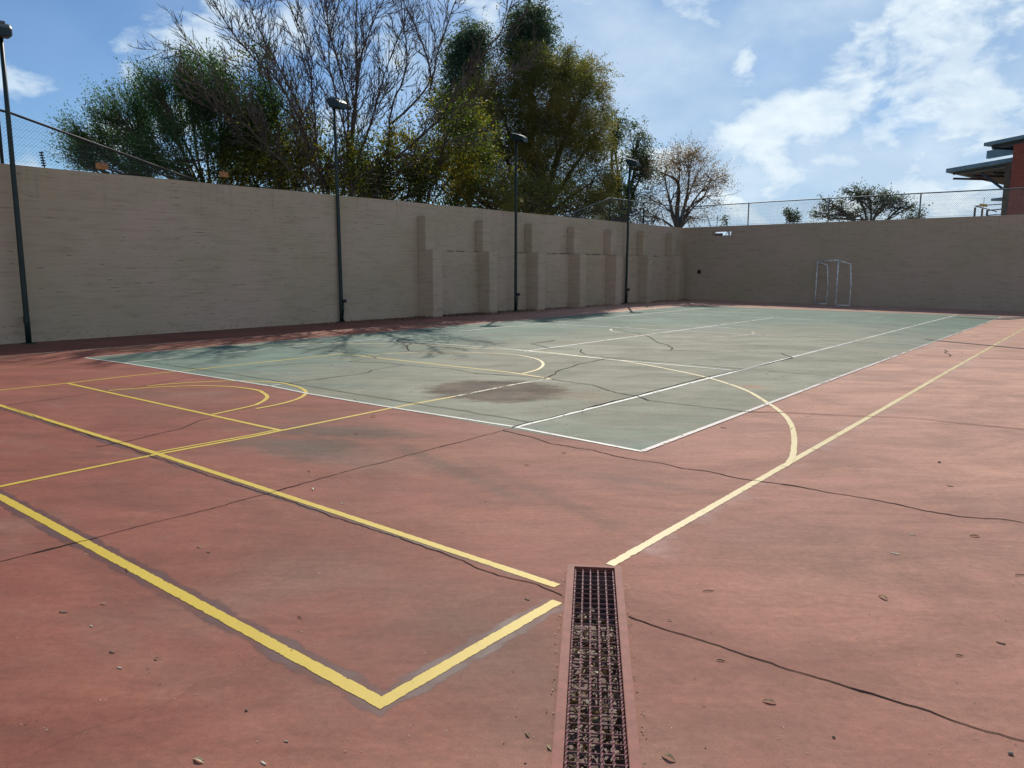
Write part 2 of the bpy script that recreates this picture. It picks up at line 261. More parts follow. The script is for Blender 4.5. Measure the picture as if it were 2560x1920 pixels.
    base = N.mix(N.ramp(e, .3, .7, 0, .22), base, (.10, .06, .05) if not green else (.1, .11, .1))
    N.put(p.inputs['Base Color'], base)
    N.put(p.inputs['Roughness'], N.ramp(b, .3, .7, .72, .88)); p.inputs['Specular IOR Level'].default_value = .22
    h = N.m('ADD', N.m('MULTIPLY', e, .5), N.m('ADD', N.m('MULTIPLY', d, .8), N.m('MULTIPLY', c, 1.5)))
    bump(N, p, h, .25, .004)
    return m
M_RED = court_mat('red_court_paint', False); M_GREEN = court_mat('green_court_paint', True)

def paint_mat(name, ca, cb, wear, edge=.13, soft=False):
    """line paint: cracked, chipped at its edges (UV.x runs across the line)"""
    m, N, p, out = newmat(name)
    P = pos(N); uv = N.n('ShaderNodeUVMap').outputs[0]; s2 = N.n('ShaderNodeSeparateXYZ'); N.put(s2.inputs[0], uv)
    n1 = N.noise(P, 1.1, 4, .6); n2 = N.noise(P, 22, 6, .7); n3 = N.noise(P, 120, 3, .6)
    s3 = N.n('ShaderNodeSeparateXYZ'); N.put(s3.inputs[0], P)
    c = N.mix(N.ramp(n1, .35, .65), ca, cb); c = N.mix(N.ramp(n2, .5, .8, 0, .35), c, tuple(k*.55 for k in ca))
    c = N.mix(N.ramp(n3, .3, .7, 0, .18), c, tuple(k*.6 for k in ca))
    N.put(p.inputs['Base Color'], c); p.inputs['Roughness'].default_value = .55
    off = N.m('MULTIPLY', N.m('ABSOLUTE', N.m('SUBTRACT', s2.outputs[0], .5)), 2.)
    n4 = N.noise(P, 9, 7, .78)
    e = N.m('ADD', off, N.m('ADD', N.m('MULTIPLY', N.m('SUBTRACT', n2, .5), 5*edge), N.m('MULTIPLY', N.m('SUBTRACT', n4, .5), 6*edge))); keep = N.m('LESS_THAN', e, 1-edge*.3)
    wv = N.m('ADD', N.m('MULTIPLY', n2, .6), N.m('MULTIPLY', N.noise(P, 5, 5, .6), .5))
    far = N.ramp(s3.outputs[1], -1, 14, 0, .07)                  # the far half is the older, more worn paint
    keep2 = N.m('LESS_THAN', wv, N.m('SUBTRACT', wear, far))
    al = N.m('MULTIPLY', keep, keep2)
    if soft: al = N.m('MULTIPLY', N.ramp(N.m('ADD', off, N.m('MULTIPLY', N.m('SUBTRACT', N.noise(P, 5, 5, .6), .5), 1.3)), .6, .85, 1, 0), N.ramp(N.noise(P, 2.2, 5, .6), .35, .6, .2, .7))
    N.put(p.inputs['Alpha'], al)
    bump(N, p, n3, .2, .002)
    return m
M_YEL = paint_mat('yellow_line_paint', (.66, .46, .03), (.70, .50, .045), .78)
M_YEL2 = paint_mat('worn_cream_line_paint', (.70, .56, .24), (.76, .62, .29), .66, .18)
M_YELF = paint_mat('faded_yellow_line_paint', (.55, .50, .34), (.60, .56, .42), .60, .2)
M_WHT = paint_mat('white_line_paint', (.62, .62, .56), (.74, .73, .66), .665, .16)
M_WHTP = paint_mat('worn_pinkish_white_paint', (.60, .50, .45), (.68, .60, .54), .64, .15)

def wall_mat():
    m, N, p, out = newmat('bagged_cream_wall')
    tcn = N.n('ShaderNodeTexCoord').outputs['Object']; g = N.n('ShaderNodeSeparateXYZ'); N.put(g.inputs[0], tcn)
    P = pos(N)
    hz = N.scale(tcn, 1.0, 1.0, 9.0); fine = N.scale(tcn, 5, 5, 40)
    a = N.noise(tcn, .5, 4, .6); b = N.noise(hz, 1.2, 6, .68, .3); c = N.noise(fine, 1.5, 5, .7); d = N.noise(tcn, 30, 4, .6)
    col_ = N.mix(N.ramp(a, .3, .7), (.58, .42, .31), (.50, .39, .255))
    col_ = N.mix(N.ramp(b, .47, .70, 0, .55), col_, (.40, .265, .185))
    col_ = N.mix(N.ramp(N.noise(N.scale(tcn, 1, 1, 4), .8, 6, .7), .52, .72, 0, .35), col_, (.30, .27, .17))
    col_ = N.mix(N.ramp(N.noise(hz, 3.5, 6, .75), .55, .7, 0, .35), col_, (.58, .46, .36))
    # dark mortar lines showing through in short dashes, every course about 8.5 cm
    z = g.outputs[2]; fr = N.m('ABSOLUTE', N.m('SUBTRACT', N.m('FRACT', N.m('ADD', N.m('MULTIPLY', z, 11.8), N.m('MULTIPLY', N.noise(tcn, .9, 4, .6), 1.1))), .5))
    course = N.ramp(fr, .0, .16, 1, 0)
    dash = N.ramp(N.noise(N.scale(tcn, 2.6, 2.6, 10), 1.3, 5, .7), .56, .64, 0, 1)
    k = N.m('MULTIPLY', course, dash)
    col_ = N.mix(N.m('MULTIPLY', course, N.ramp(N.noise(tcn, 1.7, 5, .7), .4, .65, .0, .2)), col_, (.24, .19, .14))
    rain = N.m('MULTIPLY', N.ramp(N.noise(N.scale(tcn, 7, 7, .35), 1.0, 5, .7), .52, .72, 0, .4), N.ramp(z, 2.2, 3.5, 0, 1))
    col_ = N.mix(rain, col_, (.24, .19, .14))
    col_ = N.mix(N.m('MULTIPLY', k, .8), col_, (.15, .11, .08))
    col_ = N.mix(N.ramp(d, .64, .72, 0, .3), col_, (.2, .16, .12))
    low = N.ramp(z, 0., .40, .6, 0)                             # splash dirt near the foot
    col_ = N.mix(N.m('MULTIPLY', low, N.ramp(N.noise(tcn, 11, 6, .7), .52, .66, 0, .8)), col_, (.17, .11, .08))
    N.put(p.inputs['Base Color'], col_); p.inputs['Roughness'].default_value = .9; p.inputs['Specular IOR Level'].default_value = .2
    h = N.m('SUBTRACT', N.m('ADD', N.m('MULTIPLY', c, 1.), N.m('MULTIPLY', d, .5)), N.m('MULTIPLY', k, 1.2)); bump(N, p, h, .55, .010)
    return m
M_WALL = wall_mat()

def brick_mat():
    m, N, p, out = newmat('red_face_brick')
    tcn = N.n('ShaderNodeTexCoord').outputs['Object']; g = N.n('ShaderNodeSeparateXYZ'); N.put(g.inputs[0], tcn)
    cv = N.n('ShaderNodeCombineXYZ'); N.put(cv.inputs[0], N.m('ADD', g.outputs[0], g.outputs[1])); N.put(cv.inputs[1], g.outputs[2])
    b = N.n('ShaderNodeTexBrick'); N.put(b.inputs['Vector'], cv.outputs[0]); b.inputs['Scale'].default_value = 1
    b.inputs['Brick Width'].default_value = .23; b.inputs['Row Height'].default_value = .085; b.inputs['Mortar Size'].default_value = .008
    b.inputs['Color1'].default_value = (.42, .10, .06, 1); b.inputs['Color2'].default_value = (.30, .065, .04, 1); b.inputs['Mortar'].default_value = (.20, .12, .10, 1)
    N.put(p.inputs['Base Color'], b.outputs[0]); p.inputs['Roughness'].default_value = .85
    bump(N, p, b.outputs['Fac'], -.4, .01)
    return m

def leaf_mat(name, cols, trans=.45, rough=.5, tg=1.6):
    m, N, p, out = newmat(name)
    g = N.n('ShaderNodeNewGeometry'); r = g.outputs['Random Per Island']
    n = N.noise(g.outputs['Position'], .55, 3, .6)
    f = N.m('ADD', N.m('MULTIPLY', r, .55), N.m('MULTIPLY', N.ramp(n, .3, .7), .45))
    cr = N.n('ShaderNodeValToRGB'); N.put(cr.inputs[0], f); el_ = cr.color_ramp.elements
    while len(el_) < len(cols): el_.new(.5)
    for i, c in enumerate(cols): el_[i].position = i/(len(cols)-1); el_[i].color = (*c, 1)
    N.put(p.inputs['Base Color'], cr.outputs[0]); p.inputs['Roughness'].default_value = rough; p.inputs['Specular IOR Level'].default_value = .35
    tr = N.n('ShaderNodeBsdfTranslucent'); tc2 = N.n('ShaderNodeVectorMath', operation='MULTIPLY'); N.put(tc2.inputs[0], cr.outputs[0]); tc2.inputs[1].default_value = (1.5, tg, .8); N.put(tr.inputs[0], tc2.outputs[0])
    mx = N.n('ShaderNodeMixShader'); mx.inputs[0].default_value = trans
    N.t.links.new(p.outputs[0], mx.inputs[1]); N.t.links.new(tr.outputs[0], mx.inputs[2]); N.t.links.new(mx.outputs[0], out.inputs[0])
    return m

M_BARK = simple('dark_bark', (.11, .08, .066), .9, var=.4, sc=8)
M_BARKP = simple('grey_bark', (.10, .075, .065), .9, var=.4, sc=8)
M_POLE = simple('dark_green_pole_paint', (.007, .022, .018), .5, var=.2, sc=5)
M_STEEL = simple('galvanised_steel', (.16, .19, .19), .5, metal=.5, var=.2)
M_WIRE = simple('galvanised_wire', (.10, .13, .13), .45, metal=.4, var=.1, bmp=0)
M_RUST = simple('rusty_dark_rail', (.05, .045, .05), .65, metal=.3, var=.3)
M_DARK = simple('near_black_plastic', (.012, .014, .018), .5, var=.2)
M_LAMPM = simple('lamp_housing', (.008, .024, .026), .45, var=.2)
M_BALL = simple('weathered_lamp_gear_box', (.16, .17, .17), .45, var=.15)
M_SIGN = simple('orange_yellow_sign_plate', (.40, .16, .05), .6, var=.3, sc=20)
M_SIGNY = simple('pale_yellow_sign_plate', (.55, .42, .16), .6, var=.3, sc=20)
M_GOAL = simple('chipped_white_tube_paint', (.74, .74, .70), .5, var=.35, sc=6)
M_DRAIN = simple('red_painted_drain_rim', (.27, .080, .055), .7, var=.2, sc=18)
M_GRATE = simple('maroon_painted_steel', (.24, .085, .085), .45, var=.45, sc=60)
M_PIT = simple('drain_concrete', (.26, .19, .17), .95, var=.5, sc=9)
M_CRACK = simple('dark_crack_soil', (.035, .022, .018), .95, var=.5, sc=25, spec=.1)  # dark brown fill of cracks and ledge dirt
M_DMARK = simple('dark_mark', (.045, .035, .032), .7, var=.4, sc=10)  # flat dark tone shared by the strip and patch at far right
M_SOIL = simple('dry_soil', (.16, .12, .08), .95, var=.4, sc=3)
M_ROOFM = simple('blue_grey_sheet_metal', (.17, .26, .30), .45, metal=.3, var=.12, sc=3)
M_SOFF = simple('canopy_soffit', (.13, .14, .15), .8, var=.15, sc=3)
M_FRAMEB = simple('dark_blue_steel', (.035, .05, .065), .5, var=.2)
M_BRICK = brick_mat()
M_PIER = simple('dark_brown_pier', (.11, .085, .06), .9, var=.3, sc=2)  # pier darker and browner than the brick wall beside it

# ---------------------------------------------------------------- ground and court
XL = lambda y: -9.0 + .0117*y              # inner face of the left boundary wall
YB = lambda x: 28.42 - .1279*x             # inner face of the back boundary wall
DO = Vector((6.485, -2.585, 0)); DR = math.atan2(.54, .842)      # drain: far left corner and turn
DM = Matrix.Translation(DO) @ Matrix.Rotation(DR, 4, 'Z')
DW, DL = .285, 3.0
def sheet(name, outline, holes, z, mat):
    bm = bmesh.new(); ed = []
    for loop in [outline] + holes:
        vs = [bm.verts.new((p[0], p[1], z)) for p in loop]
        ed += [bm.edges.new((vs[i], vs[(i+1) % len(vs)])) for i in range(len(vs))]
    bmesh.ops.triangle_fill(bm, use_beauty=True, use_dissolve=False, edges=ed)
    for f in bm.faces:
        if f.normal.z < 0: f.normal_flip()
    me = bpy.data.meshes.new(name); bm.to_mesh(me); bm.free()
    return struct(link(name, me, mat))
hole = [DM @ Vector(p) for p in ((.004, -.004, 0), (DW-.004, -.004, 0), (DW-.004, -DL+.004, 0), (.004, -DL+.004, 0))]
hole2 = [DM @ Vector(p) for p in ((-.02, .02, 0), (DW+.02, .02, 0), (DW+.02, -DL-.02, 0), (-.02, -DL-.02, 0))]
cx0 = XL(29.6); corner = (-9.06+.36, YB(-8.7))
sheet('ground', [(-900, -900), (900, -900), (900, 900), (-900, 900)], [hole2], -.03, M_SOIL)
sheet('court_surface', [(-9.2, -14), (17, -14), (17, YB(17)+.05), (-8.72, YB(-8.72)+.05)], [hole], 0, M_RED)
sheet('green_court', [(-5.30, -.09), (-4.08, -.01), (-.12, .06), (2.3, .0), (5.54, -.05), (5.5, 10), (5.53, 23.95), (-5.45, 23.95)], [], .0012, M_GREEN)

def crom(pts, step):
    P_ = [Vector((*p, 0)) for p in pts]; out = []
    for i in range(len(P_)-1):
        a = P_[max(i-1, 0)]; b = P_[i]; c = P_[i+1]; d = P_[min(i+2, len(P_)-1)]
        n = max(1, int((c-b).length/step))
        for k in range(n):
            t = k/n; out.append(.5*((2*b) + (c-a)*t + (2*a-5*b+4*c-d)*t*t + (3*b-a-3*c+d)*t**3))
    out.append(P_[-1]); return out
def strip(name, lines, z, mat, smooth=False):
    v, f, uv = [], [], []
    for li, (pts, wd) in enumerate(lines):
        zz = z + .00015*li
        P_ = crom(pts, .12) if smooth else [Vector((*p, 0)) for p in pts]
        k = len(v); L_ = 0
        for i, p in enumerate(P_):
            t0 = (P_[i]-P_[i-1]).normalized() if i else (P_[1]-P_[0]).normalized()
            t1 = (P_[i+1]-P_[i]).normalized() if i < len(P_)-1 else t0
            t = (t0+t1).normalized(); nn = Vector((-t.y, t.x, 0)); s_ = 1/max(.45, nn.dot(Vector((-t0.y, t0.x, 0))))
            if i: L_ += (P_[i]-P_[i-1]).length
            for sgn in (1, -1):
                q = p + nn*(sgn*wd/2*s_); v.append((q.x, q.y, zz)); uv.append(((1+sgn)/2, L_))
            if i: f.append((k+2*i-2, k+2*i-1, k+2*i+1, k+2*i))
    me = bpy.data.meshes.new(name); me.from_pydata(v, [], f)
    ul = me.uv_layers.new(name='UVMap')
    for l in me.loops: ul.data[l.index].uv = uv[l.vertex_index]
    for p in me.polygons:
        if p.normal.z < 0: p.flip()
    return struct(link(name, me, mat))
Yw = YELLOW
mir = lambda pts: [(x, 23.77-y) for x, y in pts]
nb = [(-3.5, -4.2)] + Yw['near_box'][0]
strip('overspray_marks', [(nb, .19), ([(-3, -2.74), (6.5, -2.84)], .10)], .0006, paint_mat('maroon_overspray', (.135, .066, .062), (.16, .075, .068), .58, .3, True))
strip('yellow_court_lines', [(nb, .062), ([(-6.7, -2.75)] + Yw['second'][0], .055), (Yw['lane_a'][0][:9], .05), (Yw['lane_a'][0][10:], .05), (Yw['lane_b'][0], .036), (Yw['cross'][0], .05)], .0022, M_YEL)
strip('yellow_court_arcs', [(Yw['arc_in'][0], .05), (Yw['arc_out'][0], .05)], .0036, M_YEL, True)
strip('cream_side_line', [([(6.66, -2.44), (6.65, 2), (6.62, 8), (6.6, 27.6)], .058)], .0024, M_YEL2)
strip('cream_court_arc', [([(6.665, .22)] + Yw['arc3'][0] + [(-5.5, 2.3), (-5.95, .8)], .055), (Yw['ft'][0], .05)], .0042, M_YEL2, True)
strip('faded_far_court_lines', [(Yw['lane_a'][0][8:11], .05), ([(-6.65, -2.7), (-6.65, 10), (-6.6, 27)], .055), (mir([(-2.4, -2.7), (-2.4, 3.1), (2.4, 3.1), (2.4, -2.7)]), .05), ([(-6.6, 26.6), (6.6, 26.5)], .05)], .0026, M_YELF)
strip('faded_far_court_arcs', [(mir([(6.6, 0.6), (6.0, 2.1), (4.9, 3.8), (3.2, 5.0), (1.7, 5.6), (0, 5.75), (-1.7, 5.6), (-3.2, 5.0), (-4.9, 3.8), (-6, 2.1), (-6.6, .6)]), .05),
      ([(1.75*math.cos(a/12*math.pi), 11.885+1.75*math.sin(a/12*math.pi)) for a in range(25)], .06)], .0033, M_YELF, True)
strip('white_court_lines', [(WHITE['base'][0], .048), ([(4.055, .03), (4.09, 2.4), (4.09, 4.5), (4.12, 8), (4.2, 23.8)], .058),
      ([(-4.08, 0), (-4.1, 12), (-4.12, 23.8)], .05), (WHITE['svc'][0], .05), ([(-.1, 5.58), (-.08, 11), (0, 18.28)], .055), ([(-5.4, 11.6), (-2, 11.72), (1.3, 11.88), (5.5, 11.8), (6.45, 11.72)], .052),
      ([(-4.1, 18.28), (4.15, 18.25)], .055), (WHITE['mark'][0], .05)], .0048, M_WHT)
strip('worn_white_edge_lines', [([(5.53, -.05), (5.5, 5.9), (5.5, 12), (5.52, 23.85)], .055), ([(-5.3, -.09), (-5.4, 12), (-5.45, 23.9)], .05), ([(-5.45, 23.87), (5.52, 23.87)], .055)], .0064, M_WHTP)

# cracks and expansion joints: ragged dark slots, each a strip that widens and narrows
def crack_mesh(lines, z):
    v, f = [], []
    for pts, wd in lines:
        P_ = [Vector((*p, 0)) for p in pts]; Q = []; wd = wd*(.8 if (sum(P_, Vector())/len(P_)-Vector((CAM.x, CAM.y, 0))).length < 6.5 else 1.5)
        near = min((p-Vector((CAM.x, CAM.y, 0))).length for p in P_); stp = .035 if near < 6 else .08
        for i in range(len(P_)-1):
            n = max(1, int((P_[i+1]-P_[i]).length/stp)); Q += [P_[i].lerp(P_[i+1], k/n) for k in range(n)]
        Q.append(P_[-1])
        for rep in range(1):
            off = 0; k = len(v); ww = 1.
            for i, p in enumerate(Q):
                t = (Q[min(i+1, len(Q)-1)]-Q[max(i-1, 0)]).normalized(); nn = Vector((-t.y, t.x, 0))
                off = off*.7 + random.gauss(0, .006 if near >= 6 else .0042); ww = ww*.72 + random.uniform(.15, .55)*.5 + (random.random() < .02)*.8
                h = wd*.5*(ww*1.25+.08) * (1 if rep == 0 else .45); o2 = off + (0 if rep == 0 else (wd*.45+.001)*math.sin(i*.05+k))
                a, b = p+nn*(o2+h), p+nn*(o2-h); v += [(a.x, a.y, z+rep*.0004), (b.x, b.y, z+rep*.0004)]
                if i and not (rep == 1 and math.sin(i*.021+k) < .1): f.append((k+2*i-2, k+2*i-1, k+2*i+1, k+2*i))
    me = bpy.data.meshes.new('surface_cracks'); me.from_pydata(v, [], f)
    for p in me.polygons:
        if p.normal.z < 0: p.flip()
    return struct(link('surface_cracks', me, M_CRACK))
ok = lambda a: sum(p[1] for p in a)/len(a) < .3 or min(p[0] for p in a) > 5.5      # joints in the red paving lie lower than those in the green
crack_mesh([(a, b*.8) for a, b in CRACKS if ok(a)], .0030)
crack_mesh([(a, b*.8) for a, b in CRACKS if not ok(a)], .0072)
struct(strip('dark_streak', [([(5.25, 13.25), (6.2, 12.78), (7.4, 12.25), (10.5, 10.9)], .10)], .0084, M_DMARK))  # dark strip laid flat on the paving, cause unknown
sheet('dark_patch', [(4.39, 22.5), (4.75, 22.9), (5.5, 22.75), (5.6, 23.3), (6.1, 24.3), (6.35, 23.9), (5.85, 22.3), (5.42, 22.0), (4.9, 22.2), (4.6, 22.4)], [], .0090, M_DMARK)  # dark irregular sheet over the paving, cause unknown

# ---------------------------------------------------------------- boundary walls
def wall_frame(p0, p1):
    d = (Vector(p1)-Vector(p0)); return math.atan2(d.y, d.x), d.length
TH = .24
# left wall: local x runs along the wall away from the camera, local y = away from the court
ang, ln = wall_frame((XL(-16), -16), (XL(29.55), 29.55))
lw = empty('boundary_wall', (XL(-16), -16, 0), ang)
tag(lw, 'long bagged cream wall on the left with seven stepped buttresses', 'wall')
def lx(y): return (y+16)/math.cos(ang-math.pi/2)
def ztop(y): return 3.565 - .0034*y
n = 46; top = []
mb = MB(); rings = []
for i in range(n+1):
    x = ln*i/n; zt = ztop(-16+x) + .006*math.sin(i*1.7)
    rings.append([(x, 0, -.1), (x, 0, zt), (x, TH, zt+.004), (x, TH, -.1)])
mb.loft(rings); mb.build('wall_body', M_WALL, lw)
ZL = lambda y: 2.06
mb = MB()
y_end = 29.5
mb.box(lx(11.95), lx(y_end), -.10, -.0005, -.05, 2.06); mb.build('lower_panel', M_WALL, lw, bevel=.012)
for i in range(7):
    y0 = 11.5 + 2.69*i; j = random.uniform(-.03, .03)
    b = MB(); zt = 2.08+random.uniform(-.01, .01)
    x0, x1 = lx(y0), lx(y0+.43)
    b.box(x0, x1, -.62+j, -.001, -.05, zt)
    bo = b.build('buttress', M_WALL, lw, bevel=.015)
    b = MB(); b.box(x0+.003, x1-.003, -.33, -.002, zt-.01, 3.13+j*.5); b.build('upper_stage', M_WALL, bo, bevel=.012)
mb = MB(); x_ = lx(12.4)
while x_ < lx(29):
    l_ = random.uniform(.05, .5)
    if random.random() < .62: mb.box(x_, x_+l_, -.104, -.001, 2.058, 2.066+random.uniform(0, .014))
    x_ += l_+random.uniform(.02, .35)
mb.build('ledge_dirt', M_CRACK, lw)
# back wall with a real slot through it and a pipe hole
ang2, ln2 = wall_frame((-8.68, YB(-8.68)), (17.2, YB(17.2)))
bw = empty('boundary_wall', (-8.68, YB(-8.68), 0), ang2)
tag(bw, 'plain grey brown wall at the far end behind the small goal', 'wall')
def bx(x): return (x+8.68)/math.cos(ang2)
s0, s1, z0, z1 = bx(-7.11), bx(-6.13), 3.05, 3.23
H2 = 3.48
mb = MB()
mb.box(0, s0, 0, TH, -.1, H2); mb.box(s1, ln2, 0, TH, -.1, H2); mb.box(s0, s1, 0, TH, -.1, z0); mb.box(s0, s1, 0, TH, z1, H2)
b = mb.build('wall_body', M_WALL, bw)
mb = MB()
mb.box(s1-.09, s1-.05, TH-.06, TH-.02, z0+.001, z1-.001); mb.box(s1-.22, s1-.19, TH-.06, TH-.02, z0+.001, z1-.001, Matrix.Translation((0, 0, 0)))
mb.tube([(s1-.42, TH-.04, z0+.002), (s1-.30, TH-.04, z1-.002)], .016, 6); mb.tube([(s1-.2, TH-.04, z0+.07), (s1-.01, TH-.04, z0+.08)], .013, 6)
mb.box(s0+.001, s0+.42, TH-.03, TH-.002, z0+.001, z0+.115)
mb.build('slot_bars', M_PIT, bw)
mb = MB(); pc = Vector((bx(-7.73), -.002, 1.35)); ring = lambda y, r: [(pc.x+r*math.cos(a*math.pi/10), y, pc.z+r*math.sin(a*math.pi/10)) for a in range(20)]
mb.loft([ring(-.03, .10), ring(-.03, .085), ring(.0, .08)]); mb.build('drain_pipe_end', M_DARK, bw)

# ---------------------------------------------------------------- floodlight posts
def lamp_post(x, y, label, turn=0., tilt=0., box=1, H=5.85):
    t = empty('floodlight_post', (x, y, 0), turn); tag(t, label, 'lamp post', 'floodlight posts along the left wall')
    MB().tube([(0, 0, 0), (0, 0, .5), (tilt*.2, 0, 2.2), (tilt*.5, 0, 4.2), (tilt, 0, H)], [.055, .053, .05, .045, .037], 12).build('pole', M_POLE, t, True)
    MB().box(-.12, .12, -.12, .12, 0.001, .018).build('base_plate', M_POLE, t, bevel=.004)
    bx_ = MB()
    if box: bx_.tube([(.075, -.02, .60), (.10, .09, .60)], [.052, .05], 12); bx_.tube([(.08, .02, .55), (.085, .02, .38), (.05, .01, .12), (.10, .02, .01)], .012, 6)
    else: bx_.box(-.17, -.055, -.05, .05, .42, .56); bx_.tube([(-.12, 0, .42), (-.17, 0, .33), (-.13, 0, .24), (-.05, 0, .20)], .012, 6)
    bx_.build('junction_box', M_DARK, t)
    prof = [(-.11, .29), (-.15, .18), (-.06, .03), (.04, -.01), (.40, -.05), (.38, .10), (.29, .17), (.13, .23)]
    def ring(yy, k, dz=0): return [(tilt+.2+(px_-.2)*k, yy, H+.11+(pz-.11)*k+dz) for px_, pz in prof]
    hd = MB().loft([ring(-.16, .82), ring(-.13, 1), ring(.13, 1), ring(.16, .82)]).build('lamp_head', M_LAMPM, t, bevel=.006)
    g = MB(); R_ = Matrix.Translation((tilt+.0, 0, H+.255)) @ Matrix.Rotation(math.radians(13), 4, 'Y'); g.box(-.10, .15, -.08, .08, 0, .05, R_); g.build('gear_box', M_BALL, hd, bevel=.01)
    g = MB(); R_ = Matrix.Translation((tilt+.22, 0, H-.038)) @ Matrix.Rotation(math.radians(5.6), 4, 'Y'); g.box(-.15, .16, -.11, .11, -.008, .002, R_); g.build('lens', M_DARK, hd)
    MB().tube([(tilt, 0, H-.02), (tilt, 0, H+.13)], .042, 10).build('collar', M_POLE, t)
def hitx(u, v, x): d = azel(u, v); return CAM + d*((x-CAM.x)/d.x)
def hity(u, v, y): d = azel(u, v); return CAM + d*((y-CAM.y)/d.y)
lamp_post(-8.74, .28, 'dark green floodlight post nearest the camera, its head cut by the frame edge', -.25, .02, 0, 5.9)
lamp_post(-8.81, 8.37, 'dark green floodlight post between the plain wall and the first buttress', 0, -.05)
lamp_post(-8.42, 15.88, 'dark floodlight post between the second and third buttresses, head lost in trees', .1, 0.0)
p4 = hitx(1565, 740, -8.5)
lamp_post(-8.5, p4.y, 'dark floodlight post near the far corner, head against the sky', .05, .03)

# ---------------------------------------------------------------- chain link fence on top of the walls
def mesh_panel(mb, P0, P1, zb0, zb1, zt0, zt1, sp=.062, r=.0021):
    """woven diagonals between a bottom line and a top line, P0->P1 in plan"""
    P0 = Vector((*P0, 0)); P1 = Vector((*P1, 0)); L_ = (P1-P0).length; d = (P1-P0)/L_; nn = Vector((-d.y, d.x, 0))
    zb = lambda s: zb0+(zb1-zb0)*s/L_; zt = lambda s: zt0+(zt1-zt0)*s/L_
    Hm = max(zt0-zb0, zt1-zb1) + .3; z0 = min(zb0, zb1)
    for sg in (1, -1):
        s = -Hm
        while s < L_+Hm:
            pts = []
            for k in range(0, 61):
                q = Hm*k/60; ss = s+sg*q; zz = z0+q
                if 0 <= ss <= L_ and zb(ss) <= zz <= zt(ss): pts.append((ss, zz))
            if len(pts) > 1:
                a, b = pts[0], pts[-1]; o_ = nn*(.002*sg)
                A = P0+d*a[0]+o_; A.z = a[1]; B = P0+d*b[0]+o_; B.z = b[1]
                mb.tube([A, B], r, 3, False)
            s += sp*1.0
fl = empty('chain_link_fence', (-9.0, .3, 3.56)); tag(fl, 'sloping end of chain link fence running down to the wall top at the left', 'fence')
def loc(pts, o_): return [Vector(p)-o_ for p in pts]
def child(mb, name, mat, par, smooth=False):
    o_ = mb.build(name, mat, par, smooth); o_.matrix_parent_inverse = Matrix.Translation(-Vector(par.location)); return o_
XF = lambda y: XL(y)-.08
child(MB().tube([(XF(-8), -8, 4.66), (XF(.25), .25, 4.60), (XF(.45), .45, 4.57), (XF(4.25), 4.25, 3.60)], .026, 8), 'top_rail', M_RUST, fl, True)
child(MB().tube([(XF(.22), .22, 3.5), (XF(.22), .22, 4.61)], .034, 8), 'post', M_POLE, fl, True)
mb = MB(); mesh_panel(mb, (XF(.25), .25), (XF(4.2), 4.2), 3.58, 3.58, 4.58, 3.60, .075, .0017); child(mb, 'wire_mesh', M_WIRE, fl)
mb = MB(); mesh_panel(mb, (XF(-2.5), -2.5), (XF(.2), .2), 3.58, 3.58, 4.63, 4.60, .075, .0017); child(mb, 'wire_mesh', M_WIRE, fl)
fr = empty('chain_link_fence', (-8.75, 22.8, 3.5)); tag(fr, 'short chain link fence with brace rail on the left wall near the corner', 'fence')
YC = 28.9
child(MB().tube([(XF(19.4), 19.4, 3.52), (XF(22.78), 22.78, 4.44), (XF(25.6), 25.6, 4.43), (XF(29.5), 29.5, 4.46)], .024, 8), 'top_rail', M_STEEL, fr, True)
for yy in (22.78, 25.65): child(MB().tube([(XF(yy), yy, 3.4), (XF(yy), yy, 4.45)], .03, 8), 'post', M_RUST, fr, True)
mb = MB(); mesh_panel(mb, (XF(22.8), 22.8), (XF(29.4), 29.4), 3.49, 3.47, 4.43, 4.45, .07, .0020); child(mb, 'wire_mesh', M_WIRE, fr)
mb = MB(); mesh_panel(mb, (XF(19.6), 19.6), (XF(22.75), 22.75), 3.5, 3.49, 3.56, 4.42, .07, .0016); child(mb, 'wire_mesh', M_WIRE, fr)
fb = empty('chain_link_fence', (0, 28.5, 3.5)); tag(fb, 'long chain link fence with steel posts on top of the far wall', 'fence')
YF = lambda x: YB(x)+.1
child(MB().tube([(-8.85, YF(-8.85), 4.47), (-4.4, YF(-4.4), 4.48), (2, YF(2), 4.45), (5.4, YF(5.4), 4.41), (17, YF(17), 4.40)], .024, 8), 'top_rail', M_STEEL, fb, True)
for xx in (-8.85, -5.34, -1.64, 1.95, 5.6, 9.3, 13): child(MB().tube([(xx, YF(xx), 3.4), (xx, YF(xx), 4.46)], .028, 8), 'post', M_STEEL, fb, True)
mb = MB(); mesh_panel(mb, (-8.8, YF(-8.8)), (7.5, YF(7.5)), 3.49, 3.49, 4.46, 4.42, .07, .0026); child(mb, 'wire_mesh', M_WIRE, fb)
child(MB().tube([(-8.8, YF(-8.8), 3.53), (7.5, YF(7.5), 3.53)], .004, 4), 'tension_wire', M_WIRE, fb)

